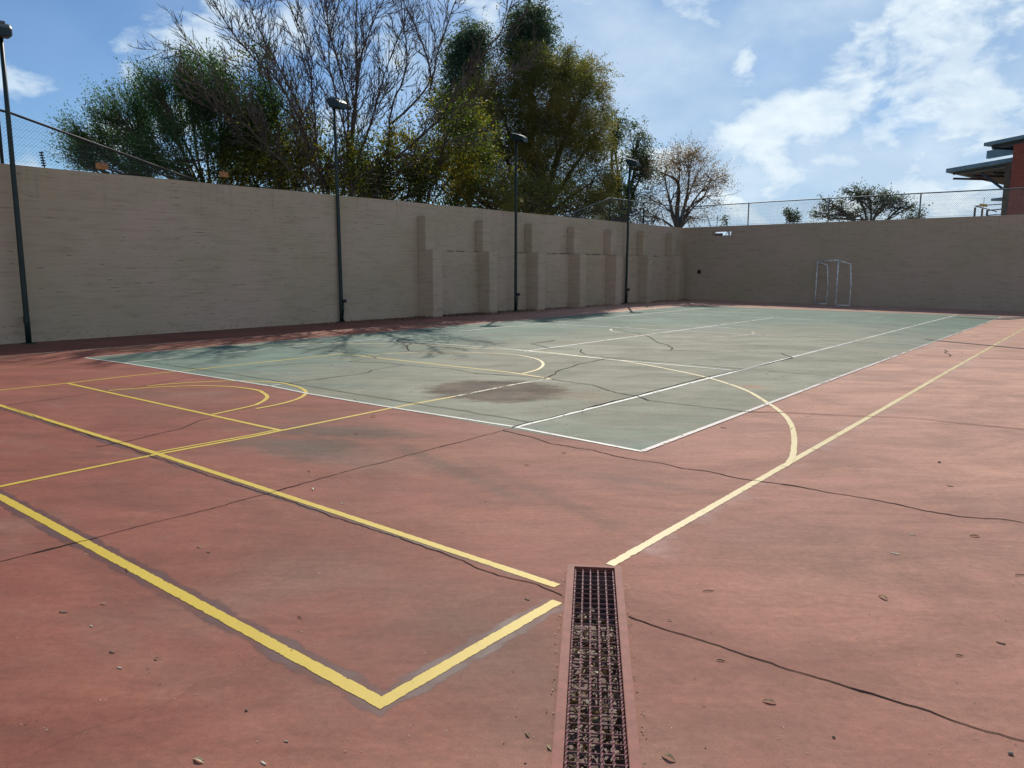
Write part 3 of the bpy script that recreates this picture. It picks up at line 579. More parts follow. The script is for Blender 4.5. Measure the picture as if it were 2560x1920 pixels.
# ---------------------------------------------------------------- electric fence outside the walls
tops = []
def efence(a, b, label, mat=M_RUST, ins=6, r=.014):
    t = empty('electric_fence_post', b); tag(t, label, 'fence post', 'electric fence posts behind the walls')
    d = a-b; base = -d.normalized()*.5
    MB().tube([base, d], r, 6).build('upright', mat, t)
    for k in range(ins):
        c = d*((k+.6)/ins); MB().tube([c-Vector((.03, .03, 0)), c+Vector((.03, .03, 0))], [.018, .012], 6).build('insulator', M_DARK, t)
XO = -9.35
for (u0, v0, u1, v1, lab) in ((103, 379, 111, 418, 'dark insulated post behind the wall under the sloping left rail'),):
    efence(hitx(u0, v0, XO), hitx(u1, v1, XO), lab)
for (u0, v0, u1, v1, lab) in ((1585, 519, 1594, 561, 'leaning insulated post right of the farthest floodlight post'), (1653, 527, 1663, 565, 'leaning insulated post among twigs left of the wall corner'),
                              (1717, 542, 1724, 567, 'leaning insulated post just right of the autumn tree trunks'), (1768, 540, 1776, 566, 'leaning insulated post above the slot in the far wall'), (1795, 539, 1792, 565, 'thin upright rod above the right end of the wall slot')):
    a, b = (hitx(u0, v0, XO+.2), hitx(u1, v1, XO+.2)) if u0 < 1690 else (hity(u0, v0, YB(-7)+.5), hity(u1, v1, YB(-7)+.5))
    efence(a, b, lab, ins=0 if u0 == 1795 else 6, r=.012 if u0 != 1795 else .016)
mb = MB()
for k in range(5):
    z_ = 3.68+.16*k
    mb.tube([(XO, -6, z_), (XO+.15*math.sin(k), 12, z_), (XO+.2, 29.8, z_)], .0013, 3, False)
    mb.tube([(XO+.2, 29.8, z_), (14, YB(14)+.5, z_)], .0013, 3, False)
tag(mb.build('electric_fence_wire', M_RUST), 'thin electric fence strands strung just outside the wall tops', 'fence wire')
def sign(u, v, w_, h_, mat, lab, x=None, y=None, rz=math.pi/2):
    p = hitx(u, v, x) if x is not None else hity(u, v, y)
    R_ = Matrix.Rotation(rz, 4, 'Z')
    m_ = MB().box(-w_/2, w_/2, -.003, .003, -h_/2, h_/2, R_).box(-.02, .02, .004, .008, h_/2-.02, h_/2+.05, R_)
    o_ = m_.build('warning_sign', mat); o_.location = p; tag(o_, lab, 'sign', 'small warning plates on the electric fence')
sign(255, 416, .27, .13, M_SIGN, 'small orange plate against the leftmost green tree', x=XO-.03)
sign(560, 436, .25, .13, M_SIGN, 'small orange plate where the sloping rail meets the wall top', x=XO-.03)
sign(1304, 501, .22, .12, M_SIGNY, 'pale square plate right of the third floodlight post', x=XO-.03)
sign(1580, 531, .17, .16, M_DARK, 'dark square plate right of the farthest floodlight post', x=XO-.03)
for (u0, v0, u1, v1, lab) in ((1085.6, 498, 1084, 514, 'short pale pipe stub on the left wall top above the first buttress'), (1312, 534, 1311, 543, 'short rusty pipe stub on the left wall top above the third buttress')):
    a, b = hitx(u0, v0, XL(13)-.03), hitx(u1, v1, XL(13)-.03)
    tag(MB().tube([b-Vector((0, 0, .1)), a], .014, 6).build('pipe_stub', M_GOAL if u0 < 1200 else M_RUST), lab, 'pipe')

# ---------------------------------------------------------------- small goal by the far wall
gl = empty('goal_frame', (-1.2, 28.0, 0)); tag(gl, 'small white chipped tube goal standing in the shade of the far wall', 'goal')
A_, B_, C_, D_ = Vector((-1.88, 28.43, 0)), Vector((-1.42, 28.50, 0)), Vector((-.80, 27.65, 0)), Vector((-.28, 27.75, 0))
z3 = lambda p, z: Vector((p.x, p.y, z))
rr = .027
for a, lab in ((A_, 1.80), (C_, 1.85)): child(MB().tube([z3(a, 0), z3(a, lab)], rr, 8), 'post', M_GOAL, gl, True)
for b, zt in ((B_, 1.68), (D_, 1.70)): child(MB().tube([z3(b, 0), z3(b, 1.0), z3(b+Vector((-.06, -.01, 0)), zt)], rr*.9, 8), 'back_post', M_GOAL, gl, True)
child(MB().tube([z3(A_, 1.83), z3(C_, 1.88)], rr, 8), 'crossbar', M_GOAL, gl, True)
for a, b, h in ((A_, B_, 1.8), (C_, D_, 1.85)):
    child(MB().tube([z3(a, h+.01), z3(b+Vector((-.06, 0, 0)), h-.13)], rr*.9, 8), 'top_arm', M_GOAL, gl, True)
    child(MB().tube([z3(a, .03), z3(b, .03)], rr*.9, 8), 'ground_bar', M_GOAL, gl, True)

# ---------------------------------------------------------------- trench drain
dr = empty('trench_drain', DO, DR); tag(dr, 'narrow trench drain with red painted rim and maroon bar grate', 'drain')
RW = .037
mb = MB(); zt = .010
mb.box(0, RW, -DL, 0, -.03, zt); mb.box(DW-RW, DW, -DL, 0, -.03, zt+.001); mb.box(RW+.0005, DW-RW-.0005, -.03, -.0005, -.03, zt-.0015); mb.box(RW+.0005, DW-RW-.0005, -DL, -DL+.03, -.03, zt-.0015)
mb.build('rim', M_DRAIN, dr, bevel=.002)
mb = MB(); D0 = -.20
mb.box(0.001, RW-.006, -DL, 0, D0, -.031); mb.box(DW-RW+.006, DW-.001, -DL, 0, D0, -.031); mb.box(.001, DW-.001, -.03, -.001, D0, -.032); mb.box(-.01, DW+.01, -DL, .0, D0-.03, D0-.001)
mb.build('channel', M_PIT, dr)
mb = MB(); gz = -.006
for k in range(6):
    xx = RW+.008+k*(DW-2*RW-.016)/5; n_ = int(DL/.010)
    mb.tube([(xx, -.03-(DL-.06)*i/n_, gz) for i in range(n_+1)], .0046, 4, True, 0, .62)
yy = -.052
while yy > -DL+.04:
    j = random.uniform(-.0015, .0015); mb.tube([(RW, yy, gz-.005), (DW/2, yy+j, gz-.006), (DW-RW, yy, gz-.005)], .0034, 5); yy -= .055
mb.build('grate', M_GRATE, dr)

# dead leaves -------------------------------------------------------
M_DEAD = leaf_mat('dead_leaf', [(.16, .09, .045), (.36, .25, .13), (.55, .45, .28), (.66, .58, .42)], .12, tg=1.2)
M_WOODC = simple('pale_wood_chip', (.62, .54, .42), .8, var=.3, sc=40)
M_BARKC = simple('brown_bark_chip', (.16, .10, .07), .85, var=.5, sc=40)
M_PEB = simple('grey_brown_pebble', (.22, .19, .15), .85, var=.3, sc=60)
def leaf_geo(L_, W_, curl, fold, nseg=5):
    v, f = [], []
    for i in range(nseg+1):
        t = i/nseg; wv = W_*math.sin(math.pi*min(1, t*.92+.06))**.8; x = L_*(t-.5); z = curl*L_*math.sin(math.pi*t)*.5
        for s in (-1, 0, 1): v.append((x, s*wv/2, z + abs(s)*fold*wv + random.uniform(-.03, .03)*L_*abs(s)))
    for i in range(nseg):
        for s in (0, 1): a = i*3+s; f.append((a, a+3, a+4, a+1))
    return v, f
def litter(name, n, fn, size, mat, zr, label, cat, flat=.5):
    mb = MB()
    for i in range(n):
        x, y = fn(); s = random.uniform(*size); v, f = leaf_geo(s, s*random.uniform(.3, .6), random.uniform(-.4, .6), random.uniform(-.3, .5), 3)
        R_ = Matrix.Translation((x, y, random.uniform(*zr))) @ Matrix.Rotation(random.uniform(0, 6.28), 4, 'Z') @ Matrix.Rotation(random.gauss(0, flat), 4, 'X') @ Matrix.Rotation(random.gauss(0, flat), 4, 'Y')
        mb.add([R_ @ Vector(p) for p in v], f)
    o_ = MB.build(mb, name, mat); tag(o_, label, cat, None, 'stuff'); return o_
def in_drain():
    p = DM @ Vector((random.uniform(RW, DW-RW), random.uniform(-DL+.05, -.30 if random.random() < .9 else -.12), 0)); return p.x, p.y
litter('leaf_litter', 700, in_drain, (.02, .06), leaf_mat('drain_leaf', [(.04, .025, .015), (.10, .065, .035), (.22, .16, .09), (.55, .46, .30)], .1, tg=1.2), (D0+.005, D0+.12), 'brown and tan dead leaves lying under the drain grate', 'leaves')
def by_wall():
    y = random.uniform(7, 28.5) if random.random() < .45 else random.gauss(13.5, 2.2); x = XL(y)+.15+abs(random.gauss(0, .5)); return x, y
litter('leaf_litter', 2600, by_wall, (.03, .07), leaf_mat('rotting_leaf', [(.06, .04, .025), (.14, .09, .05), (.26, .18, .09)], .1, tg=1.2), (.006, .03), 'dark rotting leaves swept along the foot of the buttresses', 'leaves', .3)
def near():
    r = 1.6+7*random.random()**1.3; a = YAW + random.uniform(-.62, .62); return CAM.x+r*math.sin(a), CAM.y+r*math.cos(a)
litter('litter_specks', 420, near, (.003, .010), M_WOODC, (.001, .003), 'tiny pale chips scattered over the near red paving', 'debris', .15)
litter('litter_specks', 380, near, (.003, .011), M_BARKC, (.001, .003), 'tiny dark bark crumbs scattered over the near red paving', 'debris', .15)
def fard():
    return random.uniform(-5, 6.5), random.uniform(0, 22)
litter('litter_specks', 220, fard, (.015, .035), M_BARKC, (.003, .008), 'small dark leaf bits scattered over the green court', 'debris', .2)
def drain_edge():
    s = random.choice((-1, 1)); p = DM @ Vector(((DW/2)+s*(DW/2+.008+abs(random.gauss(0, .012))), random.uniform(-2.4, -.1), 0)); return p.x, p.y
litter('litter_specks', 110, drain_edge, (.004, .013), M_DEAD, (.003, .008), 'crumbs of dead leaf caught along both edges of the drain rim', 'debris', .4)

LAB = ['curled tan leaf left of the long near yellow line, by the crossing joint', 'dark bark scrap just below the curled tan leaf near the joint', 'dark twig touching the lower edge of the near yellow line', 'crumpled tan leaf left of the near yellow line with a dark twist', 'thin brown bark sliver left of the crumpled tan leaf', 'pale splinter below the crumpled tan leaf', 'grey brown scrap low on the left paving', 'small pale torn leaf right of the grey brown scrap', 'pale splinter just below the small torn leaf', 'large pale leaf at the bottom edge, left of the yellow corner',
 'flat grey pebble in the paving left of the yellow corner', 'short dark twig above the near yellow line', 'small pale chip near the bottom edge below the yellow corner', 'pale splinter at the very bottom edge below the yellow corner',
 'light brown twig right of the top of the drain', 'broken brown leaf in the middle of the right paving', 'pale and dark curled leaf below the right hand joint', 'dark flat pebble near the bottom right', 'brown stone in the bottom right corner', 'small brown bark chip at the far right above the joint', 'thin dark twig on the right above the joint', 'pale chip below the long crack on the right', 'two toned leaf below the long crack at the far right', 'dark bent twig cut by the right edge', 'dark twig just below the right hand joint', 'pale curved splinter on the upper right paving',
 'cream oval leaf left of the drain near the bottom', 'tiny dark curled scrap between the two yellow lines by the drain', 'small tan leaf close right of the drain', 'dark ragged leaf low right of the drain', 'brown leaf against the left edge of the drain rim',
 'white scrap of leaf beside the yellow line below the green court', 'white torn leaf between the joint and the grey stain', 'brown leaf scrap above the grey stain', 'pale twig on the grey stain near the joint', 'round cream leaf in the middle of the red paving', 'pale chip beside the second yellow line', 'pale chip right of the white torn leaf',
 'dark bark lump below the edge of the green court', 'pale leaf below the long crack under the green court', 'pale and brown leaf below the long crack', 'dark pebble on the right paving beyond the crack', 'dark bark chip on the right paving near the crack']
for (k, x, y, s), lab in zip(LEAFPX, LAB):
    mb = MB()
    if k == 'dry_leaf': v, f = leaf_geo(s, s*random.uniform(.26, .42), random.uniform(.08, .25), random.uniform(.2, .5), 6); mb.add(v, f); m_ = M_DEAD
    elif k == 'twig':
        mb.tube([(-s/2, 0, .003), (-s*.1, s*.05, .005), (s*.25, -s*.02, .003), (s/2, s*.04, .002)], [.0018, .0025, .002, .001], 5); mb.tube([(0, 0, .004), (s*.18, s*.14, .004)], [.0016, .0008], 4); m_ = M_BARKC
    elif k == 'pebble':
        n_ = 8; mb.loft([[(s*.5*q*math.cos(a*.785)*(1+.2*math.sin(a*2.1)), s*.4*q*math.sin(a*.785), z_*s) for a in range(n_)] for q, z_ in ((.5, 0), (1, .15), (.9, .32), (.45, .45))]); m_ = M_PEB
    else:
        w_ = s*(.3 if k == 'wood_chip' else .45); mb.loft([[(s*x_, w_*y_*t_, z_) for x_, y_ in ((-.5, -.1), (-.2, -.5), (.3, -.42), (.5, 0), (.25, .45), (-.3, .4))] for t_, z_ in ((1, 0), (.9, .002), (.5, .003))]); m_ = M_WOODC if k == 'wood_chip' else M_BARKC
    o_ = mb.build(k, m_); o_.location = (x, y, .0015 if not (-.1 < y and x < 5.5) else .003); o_.rotation_euler = (0, 0, random.uniform(-.6, .9)); tag(o_, lab, {'dry_leaf': 'leaf', 'twig': 'twig', 'pebble': 'pebble', 'wood_chip': 'wood chip', 'bark_chip': 'bark chip'}[k], 'leaf and bark scraps on the paving')

# ---------------------------------------------------------------- brick building behind the far wall
RB = 45.
c0 = at(2529, 420, RB); c0.z = 0
Ld = Vector((.743, -.669, 0)); Dd = Vector((.669, .743, 0))
angb = math.atan2(Ld.y, Ld.x)
bl = empty('brick_building', c0, angb); tag(bl, 'red face brick building with blue grey steel canopies at the right edge', 'building')
def zat(p, v):                      # height of the sight line through row v above plan point p
    d = math.hypot(p.x-CAM.x, p.y-CAM.y); a = math.atan2(p.x-CAM.x, p.y-CAM.y) - YAW
    u = 1280+FPX*math.tan(a)/math.cos(PIT)*1.0; q = azel(u, v); return CAM.z + q.z/math.hypot(q.x, q.y)*d
def lineu(u, off):                  # where the sight line through column u crosses the facade line moved back by off
    d = azel(u, 420); o_ = c0 + Dd*off; det = d.x*(-Ld.y) + Ld.x*d.y
    s = ((d.x)*(o_.y-CAM.y) - (d.y)*(o_.x-CAM.x)) / (d.y*Ld.x - d.x*Ld.y); return s
# local frame: x along Ld (towards the right), y along Dd (away)
rp = c0
z_r1 = zat(c0, 352); z_c2 = zat(c0, 394)
MB().box(0, 14, 0, 9, 0, z_r1).build('brick_wall', M_BRICK, bl)
MB().box(-.42, -.02, .02, .6, 0, z_c2-.2).build('pier', M_PIER, bl)
def canopy(u_tip, z_off, depth, off, x_end, thick, vtop, par, ribs=4, slope=-.40):
    s = lineu(u_tip, off); p = c0 + Dd*off + Ld*s; zt = zat(p, vtop)
    mb = MB(); sl = slope
    x0 = s; x1 = x_end
    rise = 0.0
    mb.add([(x0, off, zt-thick), (x1, off, zt-thick+rise), (x1, off+depth, zt-thick+rise+sl*depth*.4), (x0, off+depth, zt-thick+sl*depth*.4), (x0, off, zt), (x1, off, zt+rise), (x1, off+depth, zt+rise+sl*depth*.4), (x0, off+depth, zt+sl*depth*.4)],
           [(0, 3, 2, 1), (4, 5, 6, 7), (0, 1, 5, 4), (1, 2, 6, 5), (2, 3, 7, 6), (3, 0, 4, 7)])
    o_ = mb.build('canopy', M_ROOFM, par)
    mb = MB(); mb.add([(x0+.25, off+.2, zt-thick-.02), (x1-.05, off+.2, zt-thick-.02), (x1-.05, off+depth-.2, zt-thick-.02+sl*depth*.4), (x0+.25, off+depth-.2, zt-thick-.02+sl*depth*.4)], [(0, 3, 2, 1)])
    mb.build('soffit', M_SOFF, o_)
    mb = MB()
    for k in range(ribs):
        xx = x0+.5+(x1-x0-.8)*k/(ribs-1); mb.box(xx-.05, xx+.05, off+.1, off+depth-.1, zt-thick-.13+sl*depth*.2, zt-thick-.03+sl*depth*.2)
    mb.box(x0+.2, x1-.03, off+.28, off+.36, zt-thick-.14, zt-thick-.005)
    mb.build('rafters', M_FRAMEB, o_)
    return s, zt
s2, zt2 = canopy(2365.5, 0, 3.6, .3, -.03, .20, 423, bl)
s1, zt1 = canopy(2454, 0, 3.2, -.3, 14.4, .16, 359, bl, 5, -.15)
# gutter box hanging under the top roof
mb = MB(); sg = lineu(2463, 1.0); mb.box(sg, -.04, 1.0, 1.2, zt1-.56, zt1-.17); mb.build('gutter_fascia', M_ROOFM, bl)
MB().tube([(-2.5, .5, z_c2-.45), (-.85, .3, z_c2-1.36), (-.43, .3, z_c2-1.55)], .06, 6).build('strut', M_FRAMEB, bl)
MB().tube([(s1*.55, 1.25, zt1-.7), (s1*.35, .9, zt2+.01)], .07, 6).build('strut', M_FRAMEB, bl)
s3 = lineu(2485, .8); p = c0+Dd*.8+Ld*s3; z3_ = zat(p, 497)
mb = MB(); mb.box(s3, -.03, .8, 3, z3_-.12, z3_); mb.box(s3+.3, -.03, 1.2, 2.8, z3_-.35, z3_-.125); mb.build('lower_canopy', M_ROOFM, bl)
# stair railing beside the pier
s4 = lineu(2447, .6); p = c0+Dd*.6+Ld*s4; z4 = zat(p, 515)
mb = MB()
for (x_, dx_) in ((s4, 0), (s4*.82, .1), (s4*.70, .2)): mb.box(x_-.035, x_+.035, .565, .635, 2.6, z4-.08-dx_)
mb.tube([(s4-.05, .6, z4), (s4*.72, 1.2, z4-.34)], .028, 6); mb.tube([(s4, .6, z4-.01), (-.05, 2.2, z4+.06)], .025, 6)
mb.tube([(s4*.72, .6, z4-.30), (-.05, .6, z4-.28)], .03, 6)
for k in range(5): mb.tube([(s4*.70, .6, z4-.55-.2*k), (-.05, .6, z4-.53-.2*k)], .018, 5)
mb.build('stair_railing', M_FRAMEB, bl)
sg_ = hity(2459, 513, 30); o_ = MB().box(-.14, .14, -.004, .004, -.06, .05, Matrix.Rotation(math.radians(8), 4, 'Y')).box(-.01, .01, .005, .01, -.5, .3).build('warning_sign', M_SIGNY); o_.location = sg_
tag(o_, 'pale yellow plate on a rod in front of the building railing', 'sign', 'small warning plates on the electric fence')

# ---------------------------------------------------------------- trees
def rot_about(d, ang_, az_):
    a = Vector((0, 0, 1)) if abs(d.z) < .95 else Vector((1, 0, 0)); p = d.cross(a).normalized(); q = d.cross(p)
    return (d*math.cos(ang_) + (p*math.cos(az_)+q*math.sin(az_))*math.sin(ang_)).normalized()
def polyr(P_, r0, r1): n_ = len(P_); return [r0+(r1-r0)*i/(n_-1) for i in range(n_)]
def crom3(pts, step):
    out = []
    for i in range(len(pts)-1):
        a = pts[max(i-1, 0)]; b = pts[i]; c = pts[i+1]; d = pts[min(i+2, len(pts)-1)]; n_ = max(1, int((c-b).length/step))
        for k in range(n_):
            t = k/n_; out.append(.5*((2*b)+(c-a)*t+(2*a-5*b+4*c-d)*t*t+(3*b-a-3*c+d)*t**3))
    out.append(pts[-1]); return out
def grow(mb, P_, r0, level, tips, spec):
    """side shoots along a finished limb; spec = (spacing, length, angle, upward pull, min radius, levels)"""
    sp, ln_, an, up, rmin, lv = spec
    acc_ = random.uniform(0, sp); n_ = len(P_); tot = sum((P_[i+1]-P_[i]).length for i in range(n_-1)); run = 0
    for i in range(n_-1):
        seg = (P_[i+1]-P_[i]).length; run += seg; acc_ -= seg
        if acc_ <= 0 and run > tot*.12:
            acc_ = sp*random.uniform(.6, 1.4); f = run/tot; d = (P_[i+1]-P_[i]).normalized()
            dd = rot_about(d, random.uniform(.6, 1.25)*an, random.uniform(0, 6.28))
            L_ = ln_*(1-.45*f)*random.uniform(.55, 1.25); m_ = max(3, int(L_/.28)); Q = [P_[i]]; cur = dd
            for k in range(m_):
                cur = (cur + Vector((random.gauss(0, .085), random.gauss(0, .085), up*random.uniform(.3, 1.2)))).normalized(); Q.append(Q[-1]+cur*(L_/m_))
            rr0 = max(rmin*1.2, r0*(1-.7*f)*.36); mb.tube(Q, polyr(Q, rr0, rmin*.7), 4 if rr0 < .03 else 6, False)
            if level < lv: grow(mb, Q, rr0, level+1, tips, (sp*.72, ln_*.5, an, up, rmin, lv))
            else: tips.append((Q[-1], cur)); tips.append((Q[len(Q)//2], cur))
def leaf_mesh(C, size, D=None, aspect=.5, spread=1.):
    """N diamond shaped leaves at C, lying roughly along D"""
    n_ = len(C); a = rng.normal(size=(n_, 3)); 
    if D is not None: a = D + a*.55*spread
    a /= np.linalg.norm(a, axis=1, keepdims=True); b = np.cross(a, rng.normal(size=(n_, 3))); b /= np.linalg.norm(b, axis=1, keepdims=True)
    s = (size*rng.uniform(.6, 1.3, n_))[:, None]; nn = np.cross(a, b)
    V = np.stack([C-a*s*.5, C+b*s*aspect*.5-a*s*.05+nn*s*.08, C+a*s*.5, C-b*s*aspect*.5-a*s*.05+nn*s*.08], 1).reshape(-1, 3)
    return V
def np_mesh(name, V, mat, parent, label=None):
    n_ = len(V)//4; me = bpy.data.meshes.new(name); me.vertices.add(len(V)); me.vertices.foreach_set('co', V.astype(np.float32).ravel())
    me.loops.add(n_*4); me.loops.foreach_set('vertex_index', np.arange(n_*4, dtype=np.int32)); me.polygons.add(n_)
    me.polygons.foreach_set('loop_start', np.arange(0, n_*4, 4, dtype=np.int32)); me.polygons.foreach_set('loop_total', np.full(n_, 4, dtype=np.int32))
    me.update(calc_edges=True); me.validate()
    return link(name, me, mat, parent)
def clump(c, rad, n_tw, per, tw_len, size, up=.2, bias=.45, aspect=.5, droop=0., hollow=.1, d0=None, sub=16, tight=.30):
    """leafy twigs filling an ellipsoid; returns leaf verts and twig polylines"""
    c = np.array(c); rad = np.array(rad)
    # sub-clumps give the crown light and dark masses with gaps between them
    ns = max(4, n_tw//sub); q = rng.normal(size=(ns, 3)); q /= np.linalg.norm(q, axis=1, keepdims=True); q *= (rng.uniform(hollow, 1, ns)**bias)[:, None]
    ph = rng.uniform(0, 6.28, 6); q *= (1+.18*np.sin(q[:, 0]*5+ph[0])*np.sin(q[:, 1]*6+ph[1])+.18*np.sin(q[:, 2]*7+ph[2])*np.cos(q[:, 0]*8+ph[3]))[:, None]
    idx = rng.integers(0, ns, n_tw); rs = rng.uniform(.5, 1.35, ns)[idx][:, None]
    u_ = q[idx]+rng.normal(size=(n_tw, 3))*rs*tight*(6./ns)**.33
    B = c + u_*rad
    u_ = u_/np.maximum(.2, np.linalg.norm(u_, axis=1, keepdims=True))
    d = u_*.8+rng.normal(size=(n_tw, 3))*.45; d[:, 2] += up
    if d0 is not None: d = d*.5+np.array(d0)
    d /= np.linalg.norm(d, axis=1, keepdims=True)
    t = np.linspace(0, 1, per)[None, :, None]; L_ = (tw_len*rng.uniform(.5, 1.3, n_tw))[:, None, None]
    Cc = B[:, None, :]+d[:, None, :]*t*L_; Cc[:, :, 2] -= (t[..., 0]**2)*L_[..., 0]*droop
    Cc = Cc + rng.normal(size=Cc.shape)*size*.55
    D = np.repeat(d[:, None, :], per, 1)
    D[:, :, 2] -= droop*t[..., 0]
    return leaf_mesh(Cc.reshape(-1, 3), size, D.reshape(-1, 3), aspect), B, d, L_[:, 0, 0]
def radp(ru, rv, r): return (ru*r/FPX, min(1.6, (ru*r/FPX)*.8), rv*r/FPX)
def full_tree(name, label, cat, base, fork_z, clumps, mat, bark, r0, group=None, tw=None, wood_min=.012, extra=None, fan=0., sub=16, tight=.30):
    """clumps: (u, v, range, ru, rv, twigs, leaves per twig, twig length, leaf size, up, aspect, droop)"""
    t = empty(name, base); tag(t, label, cat, group); Ob = Vector(base)
    wood = MB(); LV = []
    f0 = Vector((base[0], base[1], fork_z)); wood.tube([Vector((base[0], base[1], -.03)), Ob.lerp(f0, .5)+Vector((.06, -.04, 0)), f0], [r0*1.15, r0, r0*.85], 9, False)
    for (u, v, r, ru, rv, ntw, per, tl, sz, up, asp, drp) in clumps:
        c = at(u, v, r); rad = radp(ru, rv, r)
        dd = None if not fan else tuple((c-f0).normalized()*fan)
        Vv, B, d, L_ = clump(c, rad, ntw, per, tl, sz, up, .45, asp, drp, d0=dd, sub=sub, tight=tight); LV.append(Vv)
        mid = f0.lerp(c, .5)+Vector((random.uniform(-.3, .3), random.uniform(-.3, .3), .25)); P_ = crom3([f0, mid, c], .35)
        wood.tube(P_, polyr(P_, r0*.5, wood_min*2), 6, False)
        for k in range(0, ntw, max(6, ntw//(tw or 26))):
            b = Vector(B[k]); q = P_[int(len(P_)*random.uniform(.62, .99))]; m_ = q.lerp(b, .55)+Vector((0, 0, -.06*(b-q).length)); e = b+Vector(d[k])*L_[k]*.8
            wood.tube([q, m_, b, e], [wood_min*1.8, wood_min*1.3, wood_min, wood_min*.5], 4, False)
    if extra: extra(wood, LV, f0)
    k = wood.build('trunk', bark, t); k.matrix_parent_inverse = Matrix.Translation(-Ob)
    k = np_mesh('crown', np.concatenate(LV), mat, t); k.matrix_parent_inverse = Matrix.Translation(-Ob)
    return t
L_GREEN = leaf_mat('fine_dark_green_leaf', [(.028, .078, .042), (.05, .11, .05), (.08, .145, .06), (.15, .19, .065)], .5)
L_OLIVE = leaf_mat('olive_brown_leaf', [(.07, .095, .035), (.13, .14, .05), (.22, .18, .06), (.33, .20, .06)], .55)  # olive tones lightened to carry the sun's haze and flare
L_DARKG = leaf_mat('dark_blue_green_leaf', [(.035, .07, .05), (.055, .10, .065), (.09, .13, .07), (.14, .15, .07)], .4)  # greens lifted: haze and flare are put into the leaf colour
L_YEL = leaf_mat('yellow_green_autumn_leaf', [(.02, .048, .012), (.045, .08, .018), (.10, .12, .025), (.24, .20, .03), (.50, .36, .06)], .55)
L_AUT = leaf_mat('rusty_autumn_leaf', [(.12, .10, .07), (.20, .14, .09), (.30, .18, .11), (.17, .17, .10)], .4)
L_ACAC = leaf_mat('acacia_leaf', [(.03, .06, .03), (.06, .085, .035), (.12, .11, .05)], .3)
def B0(u, r, z=0): p = at(u, 560, r); return (p.x, p.y, z)

# fine leaved green tree at the left, fanning outwards
CG = []
for (u, v, ru, rv, n_) in ((420, 300, 95, 75, 520), (520, 250, 80, 60, 420), (330, 330, 80, 55, 380), (250, 372, 62, 42, 300), (440, 400, 110, 60, 420), (560, 330, 90, 90, 420), (640, 290, 80, 70, 330), (480, 215, 40, 26, 150),
                      (680, 380, 90, 80, 350), (330, 430, 90, 38, 260), (225, 415, 34, 20, 90), (395, 235, 36, 30, 110), (300, 290, 30, 22, 70)):
    CG.append((u, v, 27.5+random.uniform(-1.2, 1.2), ru*.86, rv*.86, int(n_*1.7), 15, .95, .07, .35, .42, .0))
full_tree('leafy_tree', 'fine leaved dark green tree behind the wall at the left', 'tree', B0(560, 27.5), 2.2, CG, L_GREEN, M_BARK, .16, tw=70, wood_min=.010, fan=.75, sub=22, tight=.22)
# broad leaved tree with yellowing top between it and the bare tree
CY = []
for (u, v, ru, rv, n_) in ((545, 205, 60, 38, 70), (660, 140, 45, 26, 30), (600, 270, 70, 30, 60), (640, 430, 110, 60, 330), (760, 440, 90, 68, 380), (850, 400, 70, 60, 200), (700, 340, 90, 60, 260), (610, 360, 80, 60, 220), (560, 470, 80, 28, 160)):
    CY.append((u, v, 26.3+random.uniform(-.6, .6), ru, rv, int(n_*1.9), 8, .6, .09, .15, .6, .15))
full_tree('leafy_tree', 'sparse yellow green broad leaved tree behind the second floodlight post', 'tree', B0(690, 26.5), 2.0, CY, L_YEL, M_BARK, .10, tw=30)

def bare_tree(label, base, limbs, spec, leafspec):
    t = empty('bare_tree', base); tag(t, label, 'tree'); Ob = Vector(base); wood = MB(); tips = []
    for (pts, r0) in limbs:
        P_ = crom3([at(u, v, r) for (u, v, r) in pts], .25); r0 *= .66; P_ = [p+Vector((random.gauss(0, .012), random.gauss(0, .012), 0)) for p in P_]
        wood.tube(P_, polyr(P_, r0, .014), 7, False); grow(wood, P_, r0, 1, tips, spec)
    k = wood.build('trunk', M_BARK, t); k.matrix_parent_inverse = Matrix.Translation(-Ob)
    C, D = [], []
    for (p, d) in tips:
        if p.z < leafspec[0] + random.gauss(0, .8) and random.random() < leafspec[1]:
            for _ in range(random.randint(2, 7)): C.append(p+Vector((random.gauss(0, .16), random.gauss(0, .16), random.gauss(0, .14)))); D.append(d*.3+Vector((0, 0, -.8)))
        elif random.random() < .012:
            for _ in range(3): C.append(p+Vector((random.gauss(0, .1), random.gauss(0, .1), random.gauss(0, .12)))); D.append(Vector((0, 0, -1)))
    k = np_mesh('leaves', leaf_mesh(np.array([tuple(c) for c in C]), .085, np.array([tuple(c) for c in D]), .62), L_YEL, t); k.matrix_parent_inverse = Matrix.Translation(-Ob)
SP = (.17, 2.2, .58, .13, .0085, 3)
